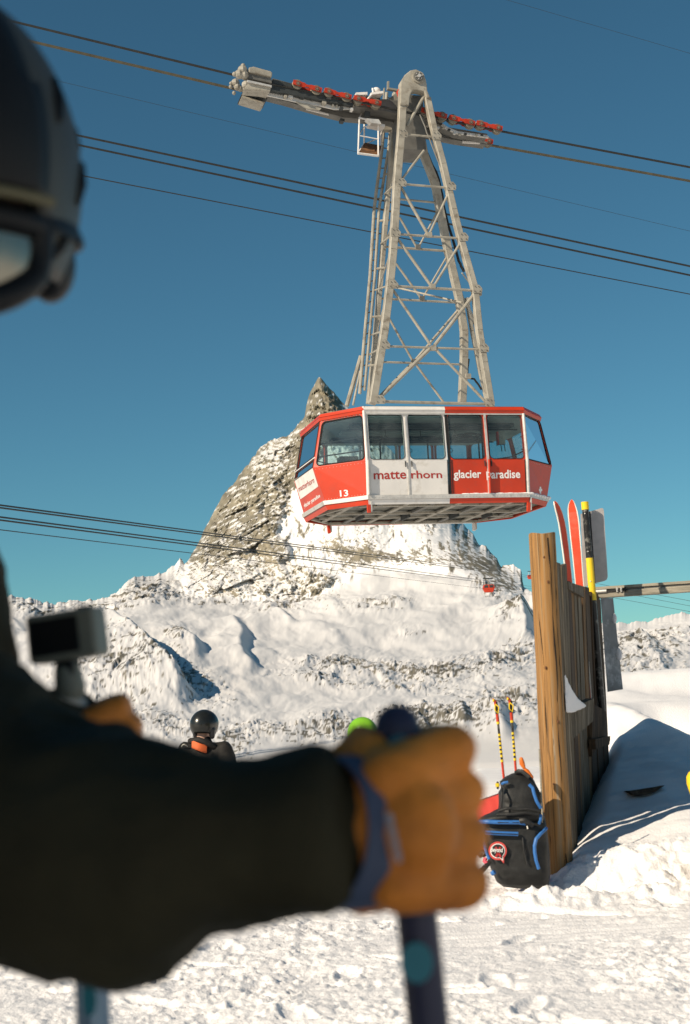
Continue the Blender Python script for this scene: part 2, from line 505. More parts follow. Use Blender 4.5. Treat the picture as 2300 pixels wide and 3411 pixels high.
def build_terrain():
    X = np.concatenate([np.geomspace(7000, 60, 26)[:-1] * -1.0, np.arange(-60, 2362, 3.3), 2362 + np.geomspace(8, 6000, 26)])
    n = len(X)
    def crv(pts):
        a = np.array(pts, float)
        return np.interp(X, a[:, 0], a[:, 1])
    sky_y = crv([(-7000, 1980), (-2000, 2020), (-60, 2005), (40, 1990), (80, 1995), (130, 2006), (180, 2018), (215, 2008), (250, 2002), (275, 2006), (300, 1996), (318, 2000),
        (345, 1998), (365, 1990), (388, 1978), (410, 1955), (425, 1940), (440, 1926), (470, 1924), (500, 1921), (530, 1916), (557, 1907), (575, 1890),
        (588, 1876), (600, 1863), (608, 1872), (616, 1884), (628, 1868), (640, 1848), (652, 1834), (675, 1782), (697, 1738), (719, 1694), (741, 1657),
        (763, 1628), (792, 1592), (821, 1558), (851, 1518), (868, 1492), (880, 1484), (900, 1472), (920, 1466), (945, 1458), (961, 1456), (978, 1440),
        (985, 1425), (997, 1415), (1010, 1400), (1016, 1385), (1020, 1355), (1027, 1327), (1034, 1308), (1045, 1290), (1056, 1268), (1063, 1256), (1075, 1268),
        (1090, 1284), (1106, 1302), (1122, 1320), (1151, 1352), (1200, 1398), (1250, 1446), (1300, 1500), (1350, 1548), (1450, 1650), (1500, 1702), (1547, 1753),
        (1560, 1768), (1577, 1782), (1590, 1806), (1599, 1819), (1618, 1826), (1635, 1845), (1646, 1847), (1657, 1863), (1664, 1880), (1672, 1892), (1690, 1882), (1709, 1884),
        (1730, 1898), (1738, 1907), (1743, 1950), (1755, 1965), (1790, 1992), (1850, 2030), (1950, 2075), (2046, 2083), (2060, 2074), (2098, 2082), (2130, 2074), (2171, 2068),
        (2230, 2053), (2300, 2043), (2360, 2035), (3500, 2000), (8500, 1950)])
    jag = fbm(X / 22.0, 3.3, o=5, gain=0.6, seed=11) * 11 + ridged(X / 40.0, 9.3, o=4, gain=0.65, seed=17) * 7
    sky_t = sky_y - jag * np.where((X > 1075) & (X < 1560), 0.6, 1.0)
    kx = np.exp(-0.5 * (np.arange(-60, 61) / 14.0) ** 2); kx /= kx.sum()
    sky_y = np.convolve(np.pad(sky_t, 60, mode='edge'), kx, mode='valid')
    sky_y[:24] = sky_t[:24]; sky_y[-24:] = sky_t[-24:]
    sky_r = crv([(-7000, 4200), (0, 5400), (400, 5800), (590, 6700), (640, 6900), (760, 6900), (1063, 6800), (1300, 6700), (1560, 6500), (1740, 5600), (1800, 4200), (1950, 3600), (2360, 3300), (9000, 3300)])
    R8y = crv([(-7000, 2030), (0, 2040), (250, 2045), (400, 2030), (500, 1992), (600, 1988), (700, 1992), (900, 2005), (1000, 2012), (1060, 1985), (1130, 1945), (1200, 1915), (1350, 1890), (1500, 1905), (1650, 1960), (1743, 2010), (1850, 2085), (2000, 2140), (2360, 2120), (9000, 2100)])
    R8r = crv([(-7000, 3600), (0, 4400), (400, 4900), (600, 5700), (1000, 5500), (1300, 5500), (1600, 4700), (1743, 4300), (1850, 3300), (2000, 2700), (2360, 2500), (9000, 2500)])
    R7y = crv([(-7000, 2100), (0, 2095), (500, 2085), (900, 2080), (1200, 2035), (1500, 2030), (1743, 2090), (2000, 2190), (2360, 2180), (9000, 2180)])
    R7r = crv([(-7000, 2900), (0, 3600), (500, 4000), (1000, 4300), (1500, 4000), (1743, 3300), (2000, 2000), (9000, 1900)])
    R6y = crv([(-7000, 2160), (0, 2165), (700, 2170), (1200, 2150), (1743, 2175), (2000, 2225), (9000, 2220)])
    R6r = crv([(-7000, 1900), (500, 2300), (1200, 2700), (1743, 2200), (2000, 1400), (9000, 1300)])
    R5y = crv([(-7000, 2240), (400, 2250), (1200, 2240), (1743, 2240), (2000, 2255), (9000, 2250)])
    R5r = crv([(-7000, 1000), (500, 1300), (1200, 1500), (2000, 900), (9000, 800)])
    H = yh(X)
    lf = 1 - sstep(1300, 1600, X)
    rings = [(H + 520, np.full(n, 22.0), 0), (H + 262 + 95 * lf, np.full(n, 27.5), 14), (H + 142 + 45 * lf, np.full(n, 52.0), 34), (H + 84 + 16 * lf, np.full(n, 105.0), 22), (H + 46, np.full(n, 240.0), 16),
             (H + 12, np.full(n, 650.0), 16), (R5y, R5r, 26), (R6y, R6r, 32), (R7y, R7r, 34), (R8y, R8r, 34), (sky_y, sky_r, 190)]
    Y, LR = [], []
    for k in range(1, len(rings)):
        y0, ra, _ = rings[k - 1]; y1, rb, m = rings[k]
        for i in range(m):
            t = i / m
            Y.append(y0 + (y1 - y0) * t); LR.append(np.log(ra) * (1 - t) + np.log(rb) * t)
    Y.append(rings[-1][0]); LR.append(np.log(rings[-1][1]))
    Y = np.array(Y); LR = np.array(LR)
    # the jagged crest line itself, fading into the smoother face below it
    dy = Y - Y[-1][None, :]
    Y = Y + (sky_t - sky_y)[None, :] * np.exp(-dy / (16.0 + 54.0 * sstep(600, 760, X) * (1 - sstep(1480, 1580, X)))[None, :])
    # ease the range curve between the control rings
    for _ in range(6):
        LR[1:-1] = 0.25 * LR[:-2] + 0.5 * LR[1:-1] + 0.25 * LR[2:]
    # behind the crest the ground falls away
    for d, q in ((40, 1.03), (200, 1.12), (500, 1.3)):
        Y = np.vstack([Y, np.minimum(sky_y + d, H + 30)]); LR = np.vstack([LR, np.log(sky_r * q)])
    R = np.exp(LR)
    dy2 = Y - sky_t[None, :]
    XX = np.broadcast_to(X, R.shape)
    Lx = (XX - 1150) / FPX * R; Lz = (yh(XX) - Y) / FPX * R

    def ell(cx, cy, rx, ry, ang=0, p=1.0):
        a = math.radians(ang); dx, dy = XX - cx, Y - cy
        u = (dx * math.cos(a) + dy * math.sin(a)) / rx; v = (-dx * math.sin(a) + dy * math.cos(a)) / ry
        return np.exp(-(u * u + v * v) ** p)
    def poly_x(pts, y):
        a = np.array(sorted(pts, key=lambda q: q[1]), float)
        return np.interp(y, a[:, 1], a[:, 0])

    # --- where bare rock shows (geology), 0..1
    B = np.full(R.shape, 0.0)
    east = poly_x([(1075, 1256), (1110, 1330), (1130, 1400), (1090, 1480), (1030, 1560), (985, 1640), (950, 1700), (938, 1760), (955, 1830), (1000, 1880), (1060, 1910), (1150, 1930), (1200, 1945), (1150, 1975), (1080, 2000), (1000, 2030)], Y)
    wM = sstep(560, 640, XX) * (1 - sstep(1700, 1780, XX)) * sstep(0, 60, R8y[None, :] + 20 - Y)
    edge = (east - XX) / 60 + 1.0 * fbm(XX / 70, Y / 70, o=4, seed=31)
    rockface = sstep(-0.35, 0.35, edge) * wM
    low = sstep(1770, 1960, Y)
    B += rockface * (0.74 - 0.24 * low)
    B -= rockface * 0.30 * sstep(1860, 1990, Y + 40 * fbm(XX / 60, Y / 60, o=3, seed=33))
    B -= 0.42 * ell(905, 1520, 75, 42, -40) * wM            # the snowy shoulder on the left crest
    B -= 0.20 * ell(940, 1690, 50, 60) * wM
    B += wM * (1 - rockface) * 0.10
    B += wM * (0.42 * ell(1290, 1855, 200, 26, 8) + 0.5 * ell(1640, 1890, 90, 55, 20) + 0.34 * ell(1500, 1865, 130, 36, 10) + 0.3 * ell(1180, 1870, 90, 60, 20)
               + 0.33 * ell(1250, 1700, 30, 160, 10) + 0.3 * ell(1560, 1800, 40, 60, 30) + 0.42 * ell(1110, 1330, 50, 90, 20))
    for e in [(480, 1965, 110, 45, -10, .56), (620, 2000, 150, 20, 3, .34), (800, 1985, 150, 30, 5, .30), (950, 2018, 120, 24, -8, .40), (1050, 1985, 80, 34, -25, .34), (120, 2025, 90, 32, 8, .5), (310, 2020, 120, 26, 4, .36),
              (600, 2142, 52, 34, 10, .7), (420, 2290, 100, 46, 12, .62), (560, 2245, 150, 48, 22, .5), (250, 2230, 110, 70, 0, .5), (640, 2290, 130, 44, 18, .46),
              (1250, 2018, 110, 24, -6, .66), (1360, 2110, 60, 18, -4, .34), (1710, 2065, 60, 34, -20, .74), (1715, 2175, 95, 30, -14, .6), (1620, 1962, 50, 22, 0, .55), (1690, 1975, 60, 30, -10, .45),
              (1120, 2215, 150, 20, 4, .5), (1330, 2232, 230, 30, 3, .5), (1560, 2228, 200, 28, -6, .5), (1060, 2265, 150, 20, 6, .52), (1330, 2290, 130, 14, 0, .4),
              (1710, 2345, 150, 46, 4, .64), (1560, 2400, 120, 55, 8, .66), (1400, 2425, 120, 50, 4, .74), (1330, 2380, 90, 26, 0, .55), (1120, 2420, 80, 40, 10, .66), (1000, 2440, 150, 30, 8, .42), (900, 2440, 120, 24, 6, .34),
              (780, 2480, 70, 46, 22, .72), (560, 2420, 120, 40, 15, .55), (350, 2400, 120, 50, 10, .5), (1720, 2330, 60, 20, 0, .4),
              (2150, 2180, 260, 40, -6, .46), (2080, 2250, 220, 30, -4, .44), (2240, 2110, 160, 34, -8, .42), (2020, 2150, 100, 40, 0, .42)]:
        B += e[5] * ell(*e[:5]) * 0.98 + 0.07 * ell(e[0], e[1], e[2] * 1.5, e[3] * 1.8, e[4])
    B = np.clip(B, 0, 1.0)
    piste = ell(1200, 2335, 420, 20, 2) + ell(1650, 2520, 260, 70, 0) + ell(1000, 2090, 170, 26, -10) * 0.8
    B += (0.07 * sstep(0.1, 0.5, fbm(XX / 120, Y / 34, o=4, seed=105)) * (1 - wM)) * sstep(40, 120, R)
    B *= 1 - 0.85 * np.clip(piste, 0, 1)

    # --- relief, metres towards the viewer
    sc = R / FPX                                            # metres per photograph pixel at that range
    q = np.clip(B * 1.5, 0.0, 1)
    wx = fbm(Lx / 420, Lz / 420, o=3, seed=41) * 60; wz = fbm(Lx / 420 + 9, Lz / 420, o=3, seed=43) * 60
    ux = (Lx + wx) + 0.35 * Lz; uz = Lz + wz
    face = ridged(ux / 210, uz / 340, 0.0, o=7, gain=0.6, seed=51) * 105 + ridged(ux / 60 + uz / 300, uz / 46, o=5, gain=0.65, seed=57) * 30
    face = face + facets((ux + 0.5 * uz) / 150, (uz - 0.45 * ux) / 95, seed=151) * 78 + facets((ux + 0.6 * uz) / 62 + 3, (uz - 0.4 * ux) / 27, seed=153) * 24 + facets((ux + 0.6 * uz) / 26, (uz - 0.4 * ux) / 10 + 5, seed=155) * 6
    rip = ridged((Lx - 0.25 * Lz) / 90, Lz / 900, o=5, gain=0.6, seed=61) * 13 + fbm(ux / 260, uz / 260, o=6, gain=0.55, seed=63) * 70
    relM = face * (0.25 + 0.75 * rockface) + rip * (1 - rockface)
    # rolling snow and rocky knolls, sized with distance
    S = np.clip(R / 2600, 0.0, 1.3)
    hx, hz = XX + 40 * fbm(XX / 200, Y / 90, o=3, seed=71), Y + 14 * fbm(XX / 160, Y / 70, o=3, seed=73)
    roll_ = fbm(hx / 300, hz / 80, o=3, gain=0.5, seed=77) * 30 + fbm(hx / 90, hz / 40, o=3, seed=78) * 8
    knob = ridged(hx / 85, hz / 36, o=6, gain=0.6, seed=81) * 13 + ridged(hx / 30, hz / 10, o=4, gain=0.6, seed=85) * 3.5
    knob = knob + facets(hx / 62, hz / 17, seed=161) * 13 + facets(hx / 22, hz / 7, seed=163) * 4
    fine = fbm(hx / 22, hz / 9, o=4, gain=0.6, seed=87) * 1.6
    relH = (roll_ * (1 - 0.4 * q) + (knob + 3) * np.clip(q * 1.4 - 0.12, 0, 1) + fine) * sc
    relH *= np.clip((R - 26) / 60, 0.03, 1)
    rel = relM * wM
    lift = relH * (1 - wM)
    # long humps whose right flank drops away from the sun
    def hump(pts, width, amp, fade):
        a = np.array(sorted(pts, key=lambda p: p[1]), float)
        wob = 10 * fbm(Y / 30, XX * 0 + 2.0, o=4, seed=91)
        s = XX - np.interp(Y, a[:, 1], a[:, 0]) - wob
        v = sstep(a[0, 1] - 30, a[0, 1] + 25, Y) * (1 - sstep(a[-1, 1] - 15, a[-1, 1] + 40, Y))
        return amp * v * np.where(s < 0, np.exp(s / fade), 1 - sstep(0, width, s)) * sc
    lift = lift + hump([(345, 2120), (430, 2190), (500, 2250), (585, 2330)], 92, 108, 300)
    lift = lift + hump([(770, 2065), (805, 2130), (790, 2180), (830, 2225)], 48, 34, 190)
    lift = lift + hump([(900, 2030), (960, 2070)], 40, 24, 120) + hump([(560, 2120), (640, 2170), (650, 2200)], 50, 40, 90)
    lift = lift + hump([(1640, 2355), (1655, 2400), (1675, 2440)], 60, 40, 90) + hump([(1530, 2370), (1545, 2420)], 36, 26, 60)
    lift = lift + hump([(1395, 2400), (1420, 2440)], 30, 22, 60)
    lift = lift + hump([(2120, 2120), (2200, 2230)], 60, 26, 160) + hump([(1735, 2040), (1750, 2120)], 50, 60, 120)
    keep = np.ones(R.shape); keep[-3:] = 0; keep[-4] = 0.1; keep[:14] = 0.0
    keep *= np.clip(np.abs(dy2) / 40, 0.1, 1)
    wide = np.where((X < -70) | (X > 2370), 0.4, 1.0)[None, :]
    R2 = R - rel * keep * wide
    d = ray(XX, Y)
    P = CAM + d * (R2 / np.hypot(d[..., 0], d[..., 1]))[..., None]
    P[..., 2] += lift * keep * wide
    # slope of the finished relief decides where snow can lie
    gx = np.gradient(P, axis=1); gy = np.gradient(P, axis=0)
    N = np.cross(gx, gy); N /= np.linalg.norm(N, axis=2, keepdims=True) + 1e-12
    up = np.abs(N[..., 2])
    grain = fbm(hx / 20, hz / 8, o=6, gain=0.7, seed=95)
    bed = fbm(hx / 90, (hz + 0.06 * hx) / 6, o=4, gain=0.6, seed=96)
    strk = fbm((XX + 0.8 * Y) / 30, (Y - 0.5 * XX) / 7, o=5, gain=0.66, seed=97)
    bit = (0.75 * grain + 0.45 * bed) * (1 - wM) + (0.8 * strk + 0.35 * grain) * wM
    m = B * (0.66 + 0.34 * wM) + (0.75 - up) * (0.40 + 0.35 * wM) * sstep(0.02, 0.2, B) + (1.35 - 0.4 * wM) * bit * sstep(0.0, 0.2, B) - 0.42 + 0.02 * wM
    # thin snow drawn along the ledges of the rock wall
    led = fbm((XX - 0.5 * Y) / 60, (Y + 0.45 * XX) / 9, o=5, gain=0.64, seed=99)
    m = m - (0.75 * sstep(0.10, 0.30, led) + 0.65 * (0.25 + 0.75 * low) * sstep(0.0, 0.3, fbm((XX + 1.1 * Y) / 90, (Y - 0.9 * XX) / 16, o=5, gain=0.62, seed=103))) * rockface
    ribs = ridged((XX - 0.12 * Y + 18 * fbm(XX / 80, Y / 80, o=3, seed=107)) / 46, (Y + 0.2 * XX) / 150, o=4, gain=0.6, seed=109)
    m = np.maximum(m, (ribs - 0.66 + 0.3 * strk) * 0.9 * wM * (1 - rockface) * sstep(1280, 1420, Y))
    rock = sstep(-0.04, 0.10, m)
    tone = np.clip(0.50 + 0.75 * fbm(ux / 90, uz / 120, o=6, gain=0.68, seed=101) + 0.14 * wM - 0.14 * (1 - wM) + 0.35 * grain, 0, 1)
    o = link_grid('mountain', P[:, ::1], MT['terrain'], attrs={'rock': rock, 'tone': tone}, at=(0, 6000, 0))
    tag(o, 'snowy rocky mountain with a sharp leaning summit above the valley', None, kind='structure')
    return o
build_terrain()

# low snowy hills that close the valley behind the camera
def build_back_hills():
    az = np.radians(np.linspace(52, 308, 90)); rr = np.geomspace(26, 5000, 16)
    A, Rr = np.meshgrid(az, rr)
    x, y = np.sin(A) * Rr, np.cos(A) * Rr
    z = -0.6 - 2.0 * sstep(25, 120, Rr) + sstep(300, 3500, Rr) * (330 + 260 * fbm(x / 1500, y / 1500, o=4, seed=111))
    G = np.stack([x, y, z], -1)
    r = sstep(0.05, 0.3, fbm(x / 300, y / 300, o=4, seed=115))
    o = link_grid('hills', G, MT['terrain'], attrs={'rock': r * sstep(500, 1200, Rr), 'tone': np.full(r.shape, .5)})
    tag(o, 'low snowy hills closing the valley behind the viewer', None, kind='structure')
build_back_hills()

# ------------------------------------------------------------------ the snow one stands on
BANK = [  # photograph place and distance of points on the drift beside the fence
 (1932, 2862, 9.25), (1990, 2835, 9.3), (2050, 2800, 9.4), (2130, 2735, 9.5), (2200, 2700, 9.6), (2300, 2678, 9.7), (2420, 2670, 9.7), (2600, 2670, 9.7),
 (2010, 2960, 8.9), (2100, 2900, 8.95), (2200, 2860, 9.0), (2320, 2850, 9.0),
 (1975, 2790, 9.9), (2040, 2745, 10.1), (2120, 2690, 10.3), (2210, 2650, 10.5), (2300, 2635, 10.6),
 (1965, 2650, 10.5), (2040, 2600, 11.0), (2130, 2570, 11.4), (2220, 2545, 11.6), (2300, 2530, 11.6), (2500, 2530, 11.6),
 (1985, 2520, 12.0), (2050, 2470, 12.9), (2130, 2440, 13.5), (2230, 2450, 13.3), (2310, 2450, 13.3), (2500, 2450, 13.3), (2020, 2400, 13.2),
 (2020, 2345, 14.2), (2080, 2330, 14.6), (2120, 2345, 14.8), (2200, 2330, 15.2), (2300, 2325, 15.4), (2500, 2325, 15.4),
 (2060, 2300, 16.0), (2110, 2262, 16.8), (2150, 2236, 17.0), (2220, 2226, 17.0), (2300, 2222, 17.0), (2500, 2222, 17.0), (2600, 2222, 17), (2150, 2250, 19), (2300, 2240, 19), (2500, 2240, 19)]
BK = np.array([pt(*b) for b in BANK])
PIT = pt(2262, 2440, 13.4)
KNOLL = pt(2135, 2420, 13.3)
FENCE_A, FENCE_B = np.array([1.46, 9.25]), np.array([2.28, 12.5])

def ground_h(x, y):
    x = np.asarray(x, float); y = np.asarray(y, float)
    z = np.zeros(np.broadcast(x, y).shape)
    left = 1 - sstep(0.042, 0.088, x / np.maximum(y, 1.0))
    z = z - 0.72 * sstep(10.3, 14.0, y) * left
    z = z - 0.25 * sstep(18, 27, y)
    # the drift, only to the right of the fence
    num = np.zeros(z.shape); den = np.full(z.shape, 1e-9)
    for b in BK:
        w = np.exp(-((x - b[0]) ** 2 + (y - b[1]) ** 2) / (2 * 0.45 ** 2))
        num += w * b[2]; den += w
    drift = num / den
    d = FENCE_B - FENCE_A
    side = (x - np.where(y < FENCE_B[1], FENCE_A[0] + (y - FENCE_A[1]) * d[0] / d[1], FENCE_B[0] + 0.06 * (y - FENCE_B[1]))) * 0.97   # >0 right of the fence
    wgt = sstep(0.02, 0.16, den) * sstep(-0.50, 0.06, side) * (1 - sstep(19, 24, y))
    wgt = wgt * sstep(8.75, 9.1, y + 0.0 * x)
    return z + (drift - z) * wgt, wgt

def build_ground():
    th = np.radians(np.concatenate([np.linspace(-180, -19, 30)[:-1], np.arange(-19, 19.01, 0.083), np.linspace(19, 180, 30)[1:]]))
    rr = np.concatenate([[0.02], np.geomspace(0.3, 5.2, 26)[:-1], np.geomspace(5.2, 13, 430)[:-1], np.geomspace(13, 31, 130)])
    A, Rr = np.meshgrid(th, rr)
    x, y = np.sin(A) * Rr, np.cos(A) * Rr
    z, w = ground_h(x, y)
    vis = sstep(4.6, 5.4, Rr) * (1 - sstep(math.radians(17.5), math.radians(19), np.abs(A)))
    # trampled, lumpy snow; raked smooth in one band by skis
    smooth = np.exp(-((y - 7.55 - 0.10 * x) / 0.42) ** 2) * sstep(0.1, 0.7, x) * 0.85
    rough = (0.42 + 0.85 * sstep(-0.35, 0.4, fbm(x * 0.9, y * 0.9, o=3, seed=119))) * (1 - smooth) * (1 - 0.97 * np.clip(w * sstep(9.05, 9.5, y), 0, 1)) * (1 - 0.75 * sstep(10.0, 13, y))
    wx = x + 0.05 * fbm(x * 5, y * 5, o=2, seed=121); wy = y + 0.05 * fbm(x * 5 + 4, y * 5, o=2, seed=123)
    lump = 0.026 * fbm(wx * 2.2, wy * 2.2, o=3, seed=125) + 0.019 * (ridged(wx * 5.5, wy * 5.5, o=3, seed=127) - 0.3) + 0.020 * np.maximum(0, fbm(wx * 15, wy * 15, o=3, gain=0.6, seed=129)) + 0.012 * fbm(wx * 30, wy * 30, o=2, seed=131)
    pits = 0.045 * sstep(0.42, 0.62, fbm(wx * 3.1 + 7, wy * 3.1, o=3, seed=133))
    z = z + vis * rough * (lump - pits)
    # ski tracks
    z = z - vis * 0.012 * smooth * (0.5 + 0.5 * np.sin((y - 0.10 * x) * 55)) + vis * 0.01 * fbm(x * 1.2, y * 6, o=3, seed=135)
    # boot and ski marks pressed into it
    for k in range(9):
        px_, py_, an = rng.uniform(-1.6, 2.4), rng.uniform(5.6, 8.4), rng.uniform(-0.7, 0.9)
        u = (x - px_) * math.cos(an) + (y - py_) * math.sin(an); v_ = -(x - px_) * math.sin(an) + (y - py_) * math.cos(an)
        z = z - vis * 0.022 * np.exp(-(v_ / 0.035) ** 4) * sstep(-0.9, -0.7, u) * (1 - sstep(0.5, 0.9, u)) * (0.6 + 0.4 * np.sign(fbm(u * 3, k + 0.5, o=2, seed=145)))
    for k in range(26):
        px_, py_, an = rng.uniform(-1.5, 2.3), rng.uniform(5.5, 8.6), rng.uniform(0, 6.3)
        u = (x - px_) * math.cos(an) + (y - py_) * math.sin(an); v_ = -(x - px_) * math.sin(an) + (y - py_) * math.cos(an)
        r_ = (u / 0.15) ** 2 + (v_ / 0.055) ** 2
        z = z - vis * 0.018 * np.exp(-r_ ** 3) + vis * 0.008 * np.exp(-((np.sqrt(r_) - 1.25) / 0.2) ** 2)
    # ploughed clods heaped along the foot of the bank, the post and the bag
    heap = np.exp(-((y - 8.75 + 0.15 * (x - 2)) / 0.30) ** 2) * sstep(1.45, 1.8, x) + 0.8 * np.exp(-((x - 1.1) / 0.5) ** 2 - ((y - 8.55) / 0.16) ** 2)
    z = z + vis * heap * (0.07 + 0.10 * np.abs(fbm(wx * 4.5, wy * 4.5, o=3, seed=137)) + 0.05 * ridged(wx * 9, wy * 9, o=3, seed=139))
    z = z + 0.05 * w * fbm(x * 1.1, y * 1.1, o=4, seed=147) + 0.24 * w * np.exp(-((x - KNOLL[0] + 0.22 * (y - KNOLL[1])) / 0.30) ** 2 - ((y - KNOLL[1]) / 0.75) ** 2) - 0.28 * w * np.exp(-((x - PIT[0]) / 0.28) ** 2 - ((y - PIT[1]) / 0.6) ** 2) + 0.004 * w * fbm(x * 9, y * 9, o=3, seed=143)
    G = np.stack([x, y, z], -1)
    o = link_grid('snow_ground', G, MT['snow'])
    tag(o, 'trampled lumpy snow in the foreground rising to a drift beside the fence', None, kind='structure')
build_ground()
# ------------------------------------------------------------------ the big cable car
CC = dict(px=2.0063, py=35.6586, pz=4.34, yaw=0.2583, cr=-0.0062, cp=-0.009)
def cw(x, y, z):
    cr, cp, t = CC['cr'], CC['cp'], CC['yaw']
    y, z = y * math.cos(cr) - z * math.sin(cr), y * math.sin(cr) + z * math.cos(cr)
    x, z = x * math.cos(cp) + z * math.sin(cp), -x * math.sin(cp) + z * math.cos(cp)
    return CAM + np.array([CC['px'] + x * math.cos(t) - y * math.sin(t), CC['py'] + x * math.sin(t) + y * math.cos(t), CC['pz'] + z])
EX, EY, EZ = nrm(cw(1, 0, 0) - cw(0, 0, 0)), nrm(cw(0, 1, 0) - cw(0, 0, 0)), nrm(cw(0, 0, 1) - cw(0, 0, 0))
LV = {'b': (0.0, 2.808, 1.977, 1.168), 's': (1.027, 3.088, 2.051, 1.064), 't': (2.349, 2.817, 1.977, 1.043)}
AA = 2.0176
def lv(z):
    a, b = ('b', 's') if z <= LV['s'][0] else ('s', 't')
    t = (z - LV[a][0]) / (LV[b][0] - LV[a][0])
    return [LV[a][i] * (1 - t) + LV[b][i] * t for i in range(4)]
def ring8(z, grow=0.0):
    _, b, w, c = lv(min(max(z, 0), 2.349))
    b += grow; w += grow; c += grow * 0.4; a = AA + grow * 0.4
    return {'fl': (-a, -w), 'fr': (a, -w), 'cr': (b, -c), 'er': (b, c), 'gr': (a, w), 'gl': (-a, w), 'el': (-b, c), 'cl': (-b, -c)}
ORD = ['fl', 'fr', 'cr', 'er', 'gr', 'gl', 'el', 'cl']
def corner(k, z, grow=0.0):
    x, y = ring8(z, grow)[k]
    return cw(x, y, z)

car = thing('cable_car', cw(0, 0, 0), 'large red and white cable car cabin numbered 13 hanging from its lattice arm', 'cable car')

def lerp(a, b, t): return a + (b - a) * t
def quad_uv(q, u, v):   # q = bl, br, tr, tl
    return lerp(lerp(q[0], q[1], u), lerp(q[3], q[2], u), v)
def rrect(u0, v0, u1, v1, ru, rv, n=4):
    P = []
    for cx, cy, a0 in ((u1 - ru, v0 + rv, -90), (u1 - ru, v1 - rv, 0), (u0 + ru, v1 - rv, 90), (u0 + ru, v0 + rv, 180)):
        for i in range(n + 1):
            a = math.radians(a0 + 90 * i / n)
            P.append((cx + ru * math.cos(a), cy + rv * math.sin(a)))
    return P
def out_n(q, c=None):
    n = nrm(np.cross(q[1] - q[0], q[3] - q[0]))
    return n if np.dot(n, q[0] - cw(0, 0, 1)) > 0 else -n

def panel(q, mt, th=0.03, name='panel', parent=None):
    n = out_n(q)
    m = MB().prism([p for p in q], [p - n * th for p in q])
    return m.build(name, mt, parent or car)
def window_panel(q, win, mt, rad=0.12, th=0.045, name='window_frame', gasket=True, parent=None):
    """a wall panel with a rounded window cut out of it, its rubber gasket and its pane"""
    n = out_n(q)
    L, Hh = np.linalg.norm(q[1] - q[0]), np.linalg.norm(q[3] - q[0])
    rp = rrect(*win, rad / L, rad / Hh)
    inner = [quad_uv(q, u, v) for u, v in rp]
    outer = []
    for u, v in rp:        # matching points on the outer border
        du, dv = u - 0.5 * (win[0] + win[2]), v - 0.5 * (win[1] + win[3])
        hu, hv = 0.5 * (win[2] - win[0]), 0.5 * (win[3] - win[1])
        if abs(du) / hu > abs(dv) / hv: U = 1.0 if du > 0 else 0.0; Vv = v
        else: U = u; Vv = 1.0 if dv > 0 else 0.0
        outer.append((U, Vv))
    outer_s = [quad_uv(q, *o) for o in outer]
    V = inner + outer_s + [p - n * th for p in inner] + [p - n * th for p in outer_s]
    k = len(inner); F = []
    for i in range(k):
        j = (i + 1) % k
        F += [(i, j, k + j, k + i), (2 * k + i, 3 * k + i, 3 * k + j, 2 * k + j), (i, 2 * k + i, 2 * k + j, j), (k + i, k + j, 3 * k + j, 3 * k + i)]
    # corner triangles of the outer border
    m = MB().add(V, F)
    for cu, cv in ((0, 0), (1, 0), (1, 1), (0, 1)):
        best = []
        for i in range(k):
            j = (i + 1) % k
            a, b = outer[i], outer[j]
            on = lambda p, e: abs(p[0] - cu) < 1e-6 if e == 0 else abs(p[1] - cv) < 1e-6
            if (on(a, 0) and on(b, 1)) or (on(a, 1) and on(b, 0)):
                c = quad_uv(q, cu, cv)
                m.add([outer_s[i], outer_s[j], c], [(0, 1, 2)])
    fr = m.build(name, mt, parent or car)
    g = MB().tube([p + n * 0.004 for p in inner], 0.016 if gasket else 0.008, 6, closed=True, cap=False)
    g.build('gasket', MT['black'], fr)
    pane = MB().add([p - n * 0.02 for p in inner], [tuple(range(k))])
    pane.build('pane', MT['glass'], fr)
    return fr

# four door leaves along the near side, the same along the far side
SILL, FASC, BOT = 1.027, 2.17, 0.20
for side in (0, 1):
    for i in range(4):
        if side == 0: xa, xb = -AA + i * AA / 2, -AA + (i + 1) * AA / 2; ys = -1
        else: xa, xb = AA - i * AA / 2, AA - (i + 1) * AA / 2; ys = 1
        mt = MT['white'] if (i < 2) == (side == 0) else MT['red']
        g = 0.012
        s = 1 if xb > xa else -1
        def P(x, z, off=0.0): return cw(x, ys * (lv(z)[2] + off), z)
        q = [P(xa + g * s, SILL), P(xb - g * s, SILL), P(xb - g * s, FASC), P(xa + g * s, FASC)]
        lf = panel([P(xa + g * s, BOT), P(xb - g * s, BOT), P(xb - g * s, SILL - 0.004), P(xa + g * s, SILL - 0.004)], mt, name='door_panel')
        window_panel(q, (0.055, 0.02, 0.945, 0.985), mt, 0.10, name='door_window', gasket=False)

